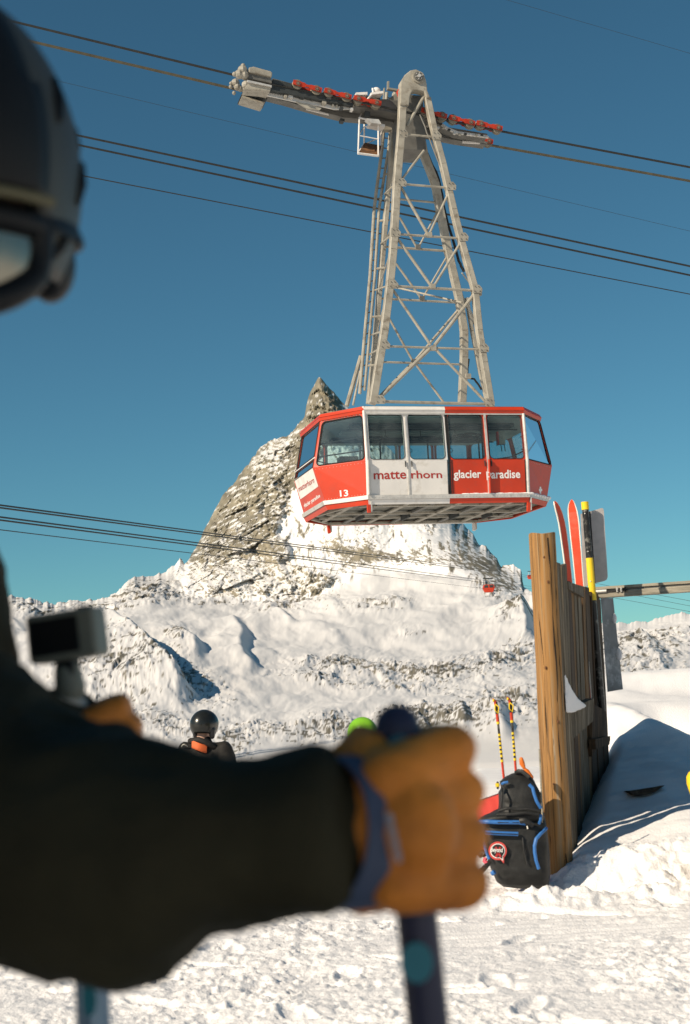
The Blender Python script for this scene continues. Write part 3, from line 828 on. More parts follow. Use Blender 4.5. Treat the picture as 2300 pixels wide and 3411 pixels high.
# slanted corner facets and the two flat ends
FAC = [('cl', 'fl', 1), ('fr', 'cr', 1), ('gl', 'el', 0), ('er', 'gr', 0)]
for a, b, near in FAC:
    panel([corner(a, BOT), corner(b, BOT), corner(b, SILL - 0.003), corner(a, SILL - 0.003)], MT['red'], name='corner_panel')
    if (a, b) == ('fr', 'cr'):
        win = (0.02, 0.012, 0.975, 0.995)
    else:
        win = (0.05, 0.03, 0.955, 0.965)
    window_panel([corner(a, SILL), corner(b, SILL), corner(b, FASC), corner(a, FASC)], win, MT['red'], 0.10, name='corner_window')
for a, b in (('el', 'cl'), ('cr', 'er')):
    z1, z2 = 0.86, 1.25
    window_panel([corner(a, 1.29), corner(b, 1.29), corner(b, FASC), corner(a, FASC)], (0.035, 0.02, 0.965, 0.985), MT['red'], 0.05, name='end_window')
    window_panel([corner(a, SILL), corner(b, SILL), corner(b, 1.255), corner(a, 1.255)], (0.03, 0.06, 0.97, 0.97), MT['red'], 0.03, name='end_window')
    panel([corner(a, BOT), corner(b, BOT), corner(b, SILL - .003), corner(a, SILL - .003)], MT['red'], name='end_panel')
    qb = [corner(a, 1.256, 0.012), corner(b, 1.256, 0.012), corner(b, 1.29, 0.012), corner(a, 1.29, 0.012)]
    panel(qb, MT['white'], 0.04, 'window_bar')

# roof edge, roof deck, ledge, skirt
def band(z0, z1, grow0, grow1, th, segs, name, keys=None):
    for (a, b, mt) in segs:
        A0, B0, B1, A1 = corner(a, z0, grow0), corner(b, z0, grow0), corner(b, z1, grow1), corner(a, z1, grow1)
        if isinstance(mt, tuple):
            mid0, mid1 = lerp(A0, B0, 0.5), lerp(A1, B1, 0.5)
            panel([A0, mid0 - EX * 0.002 * (1 if a[0] == 'f' else -1), mid1, A1], mt[0], th, name); panel([mid0, B0, B1, mid1], mt[1], th, name)
        else:
            panel([A0, B0, B1, A1], mt, th, name)
R_, W_, A_ = MT['red'], MT['white'], MT['alu']
SEG = [('fl', 'fr', (W_, R_)), ('fr', 'cr', R_), ('cr', 'er', R_), ('er', 'gr', R_), ('gr', 'gl', (W_, R_)), ('gl', 'el', R_), ('el', 'cl', R_), ('cl', 'fl', R_)]
band(FASC + .003, 2.25, 0.02, 0.05, 0.05, SEG, 'roof_edge')
band(2.253, 2.335, 0.065, 0.03, 0.05, SEG, 'roof_edge')
band(2.14, 2.168, 0.035, 0.035, 0.03, [('fl', 'fr', A_), ('gr', 'gl', A_)], 'rain_gutter')
m = MB()
top = [corner(k, 2.337, 0.03) for k in ORD]; low = [corner(k, 2.30, 0.0) for k in ORD]
m.prism(low, top); m.build('roof', MT['galv'], car)
sn = MB(); sn.add([corner(k, 2.345, 0.02) for k in ORD] , [tuple(range(8))]); sn.build('roof_frost', MT['snow'], car)
band(0.10, 0.197, 0.055, 0.055, 0.09, [('fl', 'fr', A_), ('fr', 'cr', A_), ('cr', 'er', A_), ('er', 'gr', A_), ('gr', 'gl', A_), ('gl', 'el', A_), ('el', 'cl', A_), ('cl', 'fl', W_)], 'ledge')
band(-0.02, 0.097, 0.0, 0.03, 0.03, SEG, 'skirt')
# snow lying on the ledge
m = MB()
for i in range(14):
    t = 0.60 + 0.4 * i / 13
    p = lerp(corner('fl', 0.2, 0.05), corner('fr', 0.2, 0.05), t)
    m.ball(p + EY * 0.045, (0.13, 0.045, 0.018 + 0.016 * random.random()), 8, 5)
for i in range(9):
    p = lerp(corner('fr', 0.2, 0.05), corner('cr', 0.2, 0.05), i / 8)
    m.ball(p + EY * 0.05 - EX * 0.03, (0.10, 0.06, 0.03 + 0.03 * random.random()), 8, 5)
m.build('ledge_snow', MT['snow'], car, smooth=True)

# upright trims
def trim(k0, z0, z1, r, mt, name, grow=0.012, dx=0.0):
    zs = [z0, SILL, z1]
    P = [corner(k0, z, grow) + EX * dx for z in zs]
    MB().tube(P, r, 8).build(name, mt, car, smooth=True)
trim('fl', BOT - .02, 2.33, 0.035, W_, 'corner_trim')
trim('fr', BOT, FASC, 0.042, A_, 'corner_trim')
trim('gl', BOT, FASC, 0.035, A_, 'corner_trim'); trim('gr', BOT, FASC, 0.035, A_, 'corner_trim')
def seam(x, mt, w, d, name):
    P = [cw(x, -(lv(z)[2] + d / 2 - 0.012), z) for z in (BOT, SILL, FASC)]
    m = MB()
    for a, b in zip(P[:-1], P[1:]): m.beam(a, b, w, d, side=EY)
    m.build(name, mt, car)
seam(-AA / 2 + 0.006, A_, 0.035, 0.03, 'door_seam'); seam(AA / 2, A_, 0.05, 0.05, 'door_seam')
seam(0.03, MT['black'], 0.055, 0.02, 'door_seam'); seam(-AA + 0.05, A_, 0.05, 0.03, 'door_seam')
# the open door pocket beside the corners stands proud and throws a strip of shade on the leaf
for x in (-AA + 0.0, AA / 2 + 0.0):
    P = [cw(x, -(lv(z)[2] + 0.05), z) for z in (BOT + .01, SILL)]
    MB().beam(P[0], P[1], 0.012, 0.12, side=EY).build('door_fin', A_ if x < 0 else R_, car)

# corner guide posts below the floor
for k, mt, dz in (('fl', R_, -.21), ('fr', R_, -.24), ('gl', R_, -.22), ('gr', W_, -.22)):
    a = corner(k, -0.02, 0.0); b = corner(k, dz, -0.02)
    MB().beam(a, b, 0.07, 0.09, side=EY).build('guide_post', mt, car)
    MB().beam(a + EX * 0.06 + EZ * 0.13, b + EX * 0.055 + EZ * 0.03, 0.035, 0.09, side=EY).build('guide_post', A_, car)

# floor pan, cross beams, long beams
fl = [corner(k, 0.09, -0.02) for k in ORD]; fh = [corner(k, 0.13, -0.02) for k in ORD]
MB().prism(fl, fh).build('floor_pan', MT['under'], car)
def ubeam(x0, y0, x1, y1, w, h, mt, zc=0.02):
    MB().beam(cw(x0, y0, zc), cw(x1, y1, zc), w, h, side=EZ).build('floor_beam', mt, car)
for y, w in ((-1.45, .05), (-0.05, .05), (0.75, .04), (1.86, .06)):
    ubeam(-2.55 if abs(y) < 1.2 else -2.1, y, 2.55 if abs(y) < 1.2 else 2.1, y, 0.13, w, MT['galv'], 0.02)
for i, x in enumerate(np.linspace(-2.3, 2.3, 8)):
    ww = 1.84 if abs(x) < 2.02 else 1.45
    ubeam(x, -ww, x, ww, 0.12, 0.035, MT['galv_dark'] if i % 2 else MT['galv'], 0.023)
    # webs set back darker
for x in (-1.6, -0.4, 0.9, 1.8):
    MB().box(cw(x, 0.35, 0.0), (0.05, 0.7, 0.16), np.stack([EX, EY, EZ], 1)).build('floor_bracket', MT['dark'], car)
for a, b in (((-2.3, -1.4), (-2.75, 0.3)), ((2.3, 1.4), (2.7, -0.3)), ((-2.72, .9), (-2.1, 1.8)), ((2.72, .9), (2.1, 1.8))):
    ubeam(*a, *b, 0.08, 0.05, MT['galv'], 0.03)

# inside: ceiling, lamps, handrails, poles, straps
MB().prism([corner(k, 2.10, -0.09) for k in ORD], [corner(k, 2.13, -0.09) for k in ORD]).build('ceiling', MT['ceil'], car)
for y in (-1.0, 0.0, 1.0):
    MB().box(cw(0, y, 2.06), (4.2, 0.34, 0.07), np.stack([EX, EY, EZ], 1)).build('ceiling_panel', MT['dark'] if y else MT['ceil'], car)
for x in (-1.2, 0.2, 1.4):
    MB().box(cw(x, 0.45, 2.05), (0.6, 0.3, 0.08), np.stack([EX, EY, EZ], 1)).build('ceiling_box', MT['dark'], car)
for z in (1.30, 1.62):
    for k in range(8):
        a, b = corner(ORD[k], z, -0.13), corner(ORD[(k + 1) % 8], z, -0.13)
        if ORD[k] in ('fl',): continue
        MB().tube([a, b], 0.017, 6).build('handrail', MT['black'], car)
for y in (-1.1, 0.6):
    MB().tube([cw(-2.2, y, 1.95), cw(2.2, y, 1.95)], 0.018, 6).build('handrail', MT['black'], car)
for x, y in ((-1.75, -1.1), (-0.9, 0.6), (0.45, 0.8), (1.25, -1.1), (0.0, 1.3), (1.9, 0.9)):
    MB().tube([cw(x, y, 0.13), cw(x, y, 2.1)], 0.022, 8).build('grab_pole', MT['black'], car)
for x, y in ((-1.25, -1.1), (-.35, -1.1), (.55, -1.1), (-1.25, .6), (-.1, .6), (1.0, .6)):
    st = MB().tube([cw(x, y, 1.95), cw(x, y, 1.78)], 0.008, 5)
    st.tube([cw(x + .06 * math.cos(t), y, 1.73 + .05 * math.sin(t)) for t in np.linspace(0, 2 * math.pi, 9)[:-1]], 0.009, 5, closed=True, cap=False)
    st.build('hand_strap', MT['black'], car)
# operator's corner: console, hanging box with a red edge, round fan
MB().box(cw(-2.1, -0.6, 1.1), (0.45, 0.35, 0.5), np.stack([EX, EY, EZ], 1)).build('console', MT['dark'], car)
MB().box(cw(1.72, -1.2, 1.72), (0.17, 0.10, 0.34), np.stack([EX, EY, EZ], 1)).build('control_box', MT['galv'], car)
MB().box(cw(1.615, -1.22, 1.70), (0.035, 0.10, 0.34), np.stack([EX, EY, EZ], 1)).build('control_box_edge', R_, car)
for dx in (-.02, .07):
    MB().tube([cw(1.72 + dx, -1.2, 1.55), cw(1.74 + dx, -1.2, 1.38)], 0.012, 5).build('control_cable', MT['black'], car)
m = MB()
for r in (0.12, 0.26, 0.36):
    m.tube([cw(1.3 + r * math.cos(t), 0.1 + r * .8 * math.sin(t), 2.03) for t in np.linspace(0, 2 * math.pi, 21)[:-1]], 0.02, 6, closed=True, cap=False)
m.build('ceiling_fan_grille', MT['black'], car)

# ------------------------------------------------------------------ lettering
def text_mesh(name, s, mt, q, parent, bold=0.0, off=0.012, fit=None):
    """s fitted into the quad q (bl, br, tr, tl); fit = heights of glyph box to use"""
    cu = bpy.data.curves.new('t', 'FONT'); cu.body = s; cu.size = 1.0; cu.offset = bold; cu.extrude = 0.0
    cu.resolution_u = 3
    o = bpy.data.objects.new('t', cu); COL.objects.link(o)
    dg = bpy.context.evaluated_depsgraph_get()
    me = bpy.data.meshes.new_from_object(o.evaluated_get(dg))
    V = np.array([v.co[:] for v in me.vertices]); F = [tuple(p.vertices) for p in me.polygons]
    bpy.data.objects.remove(o); bpy.data.curves.remove(cu); bpy.data.meshes.remove(me)
    lo, hi = V.min(0), V.max(0)
    n = nrm(np.cross(q[1] - q[0], q[3] - q[0]))
    if np.dot(n, CAM - q[0]) < 0: n = -n
    W = []
    for v in V:
        u = (v[0] - lo[0]) / (hi[0] - lo[0]); w = (v[1] - lo[1]) / (hi[1] - lo[1])
        W.append(quad_uv(q, u, w) + n * off)
    return link_mesh(name, W, F, mt, parent)
def pquad(pl, pts):
    p0, n = pl
    return [on_plane(x, y, p0, n) for x, y in pts]
def c1(x, y): return (970 + x * 0.28699, 1320 + y * 0.28699)
def c2(x, y): return (1400 + x * 0.28699, 1320 + y * 0.28699)
qd = [corner('fl', BOT), corner('fr', BOT), corner('fr', SILL), corner('fl', SILL)]
PD = (qd[0], out_n(qd))
qc = [corner('cl', BOT), corner('fl', BOT), corner('fl', SILL), corner('cl', SILL)]
PC = (qc[0], out_n(qc))
qe = [corner('el', BOT), corner('cl', BOT), corner('cl', SILL), corner('el', SILL)]
PE = (qe[0], out_n(qe))
qr = [corner('fr', BOT), corner('cr', BOT), corner('cr', SILL), corner('fr', SILL)]
PR = (qr[0], out_n(qr))
RT = mat('red_lettering', (0.40, 0.03, 0.02), 0.5, var=0.05)
WT = mat('white_lettering', (0.82, 0.80, 0.77), 0.5, var=0.03)
text_mesh('lettering', 'matte', RT, pquad(PD, [c1(962, 966), c1(1338, 958), c1(1334, 866), c1(958, 878)]), car, 0.014, 0.005)
text_mesh('lettering', 'rhorn', RT, pquad(PD, [c1(1398, 956), c2(256, 950), c2(250, 866), c1(1390, 862)]), car, 0.014, 0.005)
text_mesh('lettering', 'glacier', WT, pquad(PD, [c2(392, 982), c2(712, 976), c2(708, 852), c2(386, 856)]), car, 0.022, 0.005)
text_mesh('lettering', 'p', WT, pquad(PD, [c2(762, 978), c2(816, 978), c2(810, 876), c2(754, 878)]), car, 0.022, 0.075)
text_mesh('lettering', 'aradise', WT, pquad(PD, [c2(826, 956), c2(1164, 950), c2(1160, 852), c2(820, 856)]), car, 0.022, 0.005)
text_mesh('number', '13', WT, pquad(PC, [c1(572, 1166), c1(668, 1158), c1(662, 1082), c1(566, 1092)]), car, 0.02, 0.005)
text_mesh('lettering', 'glacier paradise', WT, pquad(PE, [c1(160, 1312), c1(346, 1180), c1(332, 1128), c1(146, 1246)]), car, 0.02, 0.005)
pw = pquad(PE, [c1(112, 1196), c1(318, 1046), c1(252, 832), c1(42, 968)])
n = PE[1]
MB().prism([p + n * 0.006 for p in pw], [p + n * 0.002 for p in pw]).build('white_panel', MT['white'], car)
text_mesh('lettering', 'matterhorn', RT, pquad(PE, [c1(98, 1108), c1(276, 1000), c1(264, 932), c1(86, 1046)]), car, 0.005, 0.011)
m = MB()
for a, b in (((1386, 1050), (1402, 1130)), ((1376, 1074), (1412, 1102))):
    P = pquad(PR, [c2(a[0], b[1]), c2(b[0], b[1]), c2(b[0], a[1]), c2(a[0], a[1])])
    d = 0.010 if a[0] == 1386 else 0.013
    m.prism([p + PR[1] * d for p in P], [p + PR[1] * 0.002 for p in P])
m.build('white_cross', WT, car)

# ------------------------------------------------------------------ its lattice arm
HT = on_plane(1383, 264, cw(0, -0.72, 0), EY)
zt = np.dot(HT - cw(0, 0, 0), EZ); xt = np.dot(HT - cw(0, 0, 0), EX)
NP = (cw(0, -1.30, 2.34), nrm(np.cross(EX, HT - cw(0, -1.30, 2.34) - EX * xt)))
FT = cw(xt, 0.72, zt)
FP = (cw(0, 1.35, 2.34), nrm(np.cross(EX, FT - cw(0, 1.35, 2.34) - EX * xt)))
def A1(x, y): return (700 + .676 * x, 180 + .676 * y)
def A2(x, y): return (1100 + .4464 * x, 700 + .4464 * y)
def A4(x, y): return (1180 + .3444 * x, 220 + .3444 * y)
def on(pl, p): return on_plane(p[0], p[1], *pl)
arm = MB()
headpx = [A4(*p) for p in ((432, 400), (436, 250), (438, 170), (478, 108), (530, 66), (585, 56), (640, 82), (678, 145), (690, 205), (694, 262), (722, 330), (690, 330), (662, 268), (600, 252), (560, 258), (536, 290), (524, 330), (520, 400))]
hp = [on(NP, p) for p in headpx]
nN = NP[1] if np.dot(NP[1], CAM - NP[0]) > 0 else -NP[1]
arm.prism([p + nN * 0.14 for p in hp], [p - nN * 0.12 for p in hp])
head = arm.build('hanger_head', MT['galv'], car, bevel=0.025)
fh_ = [cw(np.dot(p - cw(0, 0, 0), EX), 0.72 + (np.dot(p - cw(0, 0, 0), EY) + 0.72) * -1, np.dot(p - cw(0, 0, 0), EZ)) for p in hp]
MB().prism([p + EY * 0.1 for p in fh_], [p - EY * 0.1 for p in fh_]).build('hanger_head', MT['galv'], car)
# pin with its collar and bolts
c0 = on(NP, A4(603, 138)) + nN * 0.14
hubx, huby = EX, nrm(np.cross(nN, EX))
MB().tube([c0, c0 + nN * 0.05], 0.165, 24).build('pin_collar', MT['galv'], head, smooth=False)
m = MB().tube([c0 + nN * 0.05, c0 + nN * 0.085], 0.125, 24)
m.build('pin_plate', MT['galv_dark'], head)
MB().tube([c0 + nN * 0.085, c0 + nN * 0.13], 0.045, 14).build('pin_end', A_, head)
for k in range(6):
    a = k * math.pi / 3 + .3
    p = c0 + nN * 0.085 + (hubx * math.cos(a) + huby * math.sin(a)) * 0.088
    MB().tube([p, p + nN * 0.025], 0.016, 6).build('bolt', A_, head)
MB().tube([c0 - nN * 0.2, cw(np.dot(c0 - cw(0, 0, 0), EX), 0.8, zt + 0.1)], 0.13, 16).build('suspension_pin', MT['galv_dark'], car)
MB().box(cw(xt - 0.02, 0.0, zt - 1.05), (0.62, 0.9, 1.5), np.stack([EX, EY, EZ], 1)).build('cross_head', MT['galv_dark'], car, bevel=0.03)

def leg(pl, pts, w, d, mt=MT['galv'], name='hanger_leg'):
    P = [on(pl, p) for p in pts]
    m = MB()
    n = pl[1]
    for a, b in zip(P[:-1], P[1:]):
        u = nrm(b - a); m.beam(a - u * 0.02, b + u * 0.02, w, d, side=n)
    return m.build(name, mt, car, bevel=0.012, seg=1)
LN = [A4(468, 330), A4(455, 640), A1(920, 640), (1318, 700), A2(470, 300), A2(443, 585), A2(405, 900), A2(318, 1440)]
RN = [A4(708, 320), A4(780, 660), A1(1148, 545), (1511, 700), (1538, 807), A2(1080, 590), A2(1112, 900), A2(1150, 1140), A2(1200, 1445)]
leg(NP, LN, 0.185, 0.20); leg(NP, RN, 0.16, 0.18)
FR_ = [A4(622, 560), A1(1055, 500), A1(1110, 640), (1466, 700), A2(880, 300), A2(958, 640), A2(1000, 900), A2(1000, 1100), A2(985, 1440)]
FL_ = [A4(405, 250), A4(388, 500), A1(890, 560), A1(862, 850), A2(385, 420), A2(360, 700), A2(335, 1000), A2(290, 1440)]
leg(FP, FR_, 0.19, 0.2); leg(FP, FL_, 0.12, 0.2)
# broad light cover strip running down beside the far leg
leg(FP, [A4(640, 480), A1(1085, 620), A2(870, 170), A2(985, 640), A2(1085, 860), A2(1180, 1440)], 0.06, 0.06, name='hanger_leg')
leg(FP, [A2(1020, 660), A2(1060, 900), A2(1120, 1200), A2(1175, 1440)], 0.10, 0.1, name='hanger_leg')
def strut(pl0, a, pl1, b, r=0.032, mt=MT['galv'], name='strut'):
    MB().tube([on(pl0, a), on(pl1, b)], r * 0.86, 8).build(name, mt, car, smooth=True)
N_ = NP; F_2 = FP
for a, b, r in [((1339, 447), (1450, 457), .035), ((1339, 613), (1498, 626), .035), (A2(480, 178), A2(985, 212), .036), (A2(460, 567), A2(1090, 600), .042), (A2(400, 1015), A2(1140, 1040), .034), (A2(365, 1428), A2(1185, 1448), .045),
                (A1(970, 355), A1(1062, 195), .05), (A1(938, 650), A1(1075, 890), .045), (A1(1182, 672), A1(1080, 890), .035), (A2(492, 195), A2(757, 568), .045), (A2(985, 225), A2(775, 568), .038),
                (A2(472, 598), A2(750, 1005), .042), (A2(775, 1025), A2(1175, 1445), .042), (A2(1088, 612), A2(780, 1010), .052), (A2(745, 1035), A2(350, 1420), .055), (A1(940, 625), A1(1055, 475), .035)]:
    strut(N_, a, N_, b, r)
for a, b, r in [(A1(955, 480), A1(1042, 487), .04), (A1(930, 715), A1(1115, 732), .036), (A2(400, 272), A2(880, 306), .04), (A2(380, 660), A2(955, 690), .036), (A2(285, 1130), A2(980, 1152), .034),
                (A2(520, 55), A2(650, 282), .036), (A2(802, 10), A2(660, 280), .03), (A2(492, 398), A2(682, 660), .036), (A2(882, 330), A2(690, 660), .03), (A2(440, 805), A2(620, 1130), .036), (A2(640, 1150), A2(845, 1430), .036),
                (A2(965, 735), A2(640, 1115), .04), (A2(610, 1145), A2(360, 1400), .04)]:
    strut(F_2, a, F_2, b, r)
for a, b in [(A2(470, 572), A2(985, 690)), (A2(310, 930), A2(390, 905)), (A2(330, 600), A2(430, 565)), (A2(380, 250), A2(470, 180)), (A2(290, 1080), A2(395, 1020)), (A1(860, 690), A1(925, 630)), (A2(1105, 870), A2(1020, 690))]:
    strut(N_, b, F_2, a, .028)
# side bracing between near and far legs (zig-zag)
for a, b in [(A2(455, 300), A2(360, 600)), (A2(430, 600), A2(340, 960)), (A2(480, 60), A2(395, 300)), (A1(930, 480), A1(880, 700)), (A2(985, 470), A2(1085, 600)), (A2(915, 70), A2(985, 230)), (A2(1020, 700), A2(1095, 880)), (A2(1085, 600), A2(1035, 700))]:
    strut(N_, a if a[0] > 1290 or True else a, F_2, b, .022)
# small fittings on the legs
for p in (A2(985, 690), A2(655, 275), A2(685, 658), A2(770, 1030), A2(625, 1130), A2(1030, 1240), A2(1110, 620), A2(740, 185), A2(765, 570)):
    MB().box(on(F_2 if p[0] < 1420 or p[0] == A2(985, 690)[0] else N_, p), (0.13, 0.1, 0.12), np.stack([EX, EY, EZ], 1)).build('gusset', MT['galv_dark'] if p[0] < 1410 else MT['galv'], car)
# cable bundle strapped to the legs
def run(pl, pts, r, mt, name):
    P = [on(pl, p) for p in pts]
    Q = []
    for a, b in zip(P[:-1], P[1:]):
        for k in range(4): Q.append(lerp(a, b, k / 4) + EX * 0.015 * random.uniform(-1, 1))
    Q.append(P[-1]); MB().tube(Q, r, 6).build(name, mt, car, smooth=True)
run(FP, [A4(420, 280), A1(900, 560), A1(875, 800), A2(405, 300), A2(372, 700), A2(345, 1000), A2(318, 1300)], 0.028, MT['black'], 'cable_bundle')
run(FP, [A1(1060, 470), A1(1130, 620), A2(860, 20), A2(960, 380), A2(1000, 460)], 0.035, MT['black'], 'cable_bundle')
run(FP, [A2(1035, 1110), A2(1020, 1250), A2(1075, 1260), A2(1130, 1340)], 0.028, MT['black'], 'cable_bundle')
run(NP, [A4(640, 470), A4(730, 700), A1(1140, 560)], 0.02, MT['galv_dark'], 'cable_bundle')

# ladder with rungs, its safety hoops folded to two rails
LP = (cw(0, 1.0, 0), EY)
r1 = [on(LP, p) for p in (A1(872, 190), A1(848, 470), A1(818, 690), (1247, 700), A2(300, 480), A2(255, 980), A2(222, 1370))]
r2 = [on(LP, p) for p in (A1(905, 195), A1(880, 470), A1(845, 690), (1263, 700), A2(335, 480), A2(290, 980), A2(258, 1345))]
lad = MB().tube(r1, 0.045, 8).build('ladder', MT['galv'], car, smooth=True)
MB().tube(r2, 0.04, 8).build('rail', MT['galv'], lad, smooth=True)
def along(P, t):
    L = [0]
    for a, b in zip(P[:-1], P[1:]): L.append(L[-1] + np.linalg.norm(b - a))
    s = t * L[-1]
    for i in range(len(P) - 1):
        if s <= L[i + 1] + 1e-9: return lerp(P[i], P[i + 1], (s - L[i]) / (L[i + 1] - L[i]))
    return P[-1]
for k in range(29):
    t = (k + .5) / 29
    MB().tube([along(r1, t), along(r2, t)], 0.016, 5).build('rung', MT['galv_dark'], lad)
for k in range(5):
    t = 0.28 + k * 0.16
    a = along(r2, t); MB().tube([a, a + EX * 0.28 - EY * 0.1], 0.03, 6).build('bracket', MT['galv'], lad)
strut((cw(0, 1.5, 0), EY), A2(232, 1090), (cw(0, 1.5, 0), EY), A2(125, 1462), 0.07, name='hanger_stay')
strut((cw(0, 1.3, 0), EY), A2(226, 1200), (cw(0, 1.3, 0), EY), A2(172, 1456), 0.035, name='hanger_stay')

# service basket
def bx(p, y): return on_plane(p[0], p[1], cw(0, y, 0), EY)
fpts = [bx(A4(60, 845), -0.25), bx(A4(238, 870), -0.25), bx(A4(262, 790), 0.75), bx(A4(105, 760), 0.75)]
bas = MB().prism(fpts, [p + EZ * 0.06 for p in fpts]).build('service_basket', MT['rust'], car)
def rail(a, b, r=0.022):
    MB().tube([a, b], r, 6).build('basket_rail', MT['white'], bas, smooth=True)
tops = [bx(A4(52, 500), -0.25), bx(A4(235, 545), -0.25), bx(A4(262, 440), 0.75), bx(A4(100, 410), 0.75)]
base_ = [bx(A4(40, 845), -0.25), bx(A4(235, 870), -0.25), bx(A4(262, 792), 0.75), bx(A4(98, 758), 0.75)]
for i in range(4):
    j = (i + 1) % 4
    rail(base_[i], tops[i]); rail(base_[i], base_[j], 0.03)
    if i != 1: rail(tops[i], tops[j])
    rail(lerp(base_[i], tops[i], .5), lerp(base_[j], tops[j], .5), 0.014)
rail(base_[3], lerp(base_[2], tops[2], .3), 0.014)

# ------------------------------------------------------------------ carriage on the track ropes
def lp(x, y, yl): return on_plane(x, y, cw(0, yl, 0), EY)
def slab(pxs, y0, y1, mt, name, parent=None, bevel=0.0):
    """a plate or box of the carriage: outline in the near lane plane y0, carried through to y1"""
    P = [lp(x, y, y0) for x, y in pxs]
    return MB().prism(P, [p + EY * (y1 - y0) for p in P]).build(name, mt, parent or car, bevel=bevel)
def C3(x, y): return (750 + .3189 * x, 200 + .3189 * y)
beam = slab([C3(440, 280), C3(640, 330), C3(1000, 400), C3(1350, 480), (1290, 372), (1420, 398), A4(1000, 640), A4(1290, 690), A4(1290, 655), A4(900, 590), (1390, 345), (1290, 330), C3(1300, 420), C3(720, 250), C3(500, 190)], -0.25, 0.15, MT['galv_dark'], 'carriage_beam')
slab([C3(440, 330), C3(820, 385), C3(1010, 440), C3(1130, 480), C3(1310, 490), C3(1330, 510), C3(1150, 515), C3(1000, 480), C3(760, 440), C3(440, 370)], -0.32, -0.27, MT['alu'], 'cover_plate', beam)
slab([C3(740, 430), C3(900, 470), C3(1010, 500), C3(990, 520), C3(860, 505), C3(780, 460)], -0.33, -0.28, MT['galv'], 'cover_plate', beam)
slab([C3(440, 380), C3(640, 430), C3(770, 470), C3(1090, 560), C3(1250, 600), (1300, 405), A4(700, 660), A4(1000, 720), A4(1280, 760), A4(1300, 735), A4(1000, 660), (1400, 395), (1290, 375), C3(1350, 530), C3(1080, 500), C3(760, 430)], 0.2, 0.5, MT['galv_dark'], 'carriage_beam', None)
slab([C3(850, 505), C3(1080, 560), C3(1085, 575), C3(850, 518)], 0.17, 0.2, MT['white'], 'edge_strip', beam)
slab([A4(850, 570), A4(900, 610), A4(1000, 650), A4(1290, 690), A4(1290, 668), A4(1010, 632), A4(910, 592), A4(860, 556)], -0.33, -0.26, MT['alu'], 'cover_plate', beam)
slab([A4(1050, 740), A4(1220, 750), A4(1220, 738), A4(1050, 722)], 0.15, 0.2, MT['white'], 'edge_strip', beam)
slab([C3(1210, 605), C3(1250, 615), C3(1250, 640), C3(1212, 632)], 0.1, 0.3, MT['dark'], 'drain_box', beam)
slab([A4(110, 430), A4(160, 440), A4(155, 490), A4(110, 480)], -0.3, -0.1, MT['dark'], 'carriage_box', beam)
slab([A4(120, 505), A4(240, 515), A4(265, 560), A4(170, 550)], -0.4, -0.2, MT['alu'], 'rope_guide', beam)
slab([A4(150, 540), A4(300, 565), A4(300, 590), A4(150, 560)], -0.2, 0.1, MT['white'], 'rope_guide', beam)
slab([A4(500, 620), A4(600, 625), A4(620, 590), A4(590, 545), A4(530, 545), A4(540, 590)], -0.35, -0.1, MT['alu'], 'rope_guide', beam)
# white hoses and lamp housings near the hanger head
slab([A4(20, 255), A4(130, 250), A4(130, 275), A4(15, 280)], -0.5, -0.1, MT['white'], 'hydraulic_unit', beam)
slab([A4(165, 255), A4(280, 240), A4(285, 262), A4(170, 275)], -0.5, -0.1, MT['white'], 'hydraulic_unit', beam)
slab([A4(10, 275), A4(250, 300), A4(262, 400), A4(240, 380), A4(20, 300)], -0.2, 0.0, MT['dark'], 'hydraulic_unit', beam)
MB().tube([lp(*A4(180, 215), -.45), lp(*A4(185, 255), -.45), lp(*A4(130, 325), -.45)], 0.03, 6).build('hose', MT['white'], beam, smooth=True)
MB().ball(lp(*A4(215, 235), -.4), (0.11, 0.08, 0.08), 10, 7).build('lamp_housing', MT['white'], beam, smooth=True)
slab([A4(325, 145), A4(342, 145), A4(340, 215), A4(322, 215)], 0.3, 0.36, MT['galv'], 'mast_post', beam)
slab([A4(325, 205), A4(430, 222), A4(430, 240), A4(325, 222)], 0.2, 0.3, MT['galv'], 'mast_rail', beam)
slab([A4(290, 210), A4(300, 210), A4(285, 480), A4(272, 480)], 0.5, 0.56, MT['galv'], 'mast_post', beam)
# stain of red-orange primer on the head's edge
slab([A4(428, 222), A4(440, 222), A4(460, 290), A4(455, 300)], -0.7, -0.5, MT['red'], 'primer_edge', beam)
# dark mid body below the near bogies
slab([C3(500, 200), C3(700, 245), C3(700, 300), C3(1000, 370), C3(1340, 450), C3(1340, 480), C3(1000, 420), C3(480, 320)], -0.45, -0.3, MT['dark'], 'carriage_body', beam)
# brake head at the uphill end
bh = slab([C3(250, 75), C3(300, 65), C3(480, 115), C3(498, 130), C3(492, 175), C3(250, 125)], -0.62, -0.1, MT['galv'], 'brake_head', None, 0.03)
slab([C3(255, 130), C3(480, 180), C3(490, 240), C3(240, 190)], -0.55, -0.1, MT['galv_dark'], 'brake_block', bh)
slab([C3(235, 205), C3(490, 262), C3(490, 280), C3(230, 228)], -0.66, -0.2, MT['alu'], 'brake_plate', bh, 0.01)
slab([C3(235, 240), C3(480, 290), C3(475, 322), C3(205, 300)], -0.6, -0.2, MT['galv'], 'brake_plate', bh, 0.01)
slab([C3(190, 322), C3(435, 385), C3(435, 350), C3(215, 305)], 0.0, 0.6, MT['galv'], 'brake_plate', bh)
slab([C3(172, 360), C3(440, 408), C3(435, 385), C3(190, 345)], 0.1, 0.7, MT['dark'], 'brake_plate', bh)
slab([C3(176, 385), C3(405, 455), C3(418, 440), C3(180, 370)], 0.1, 0.6, MT['galv'], 'brake_plate', bh)
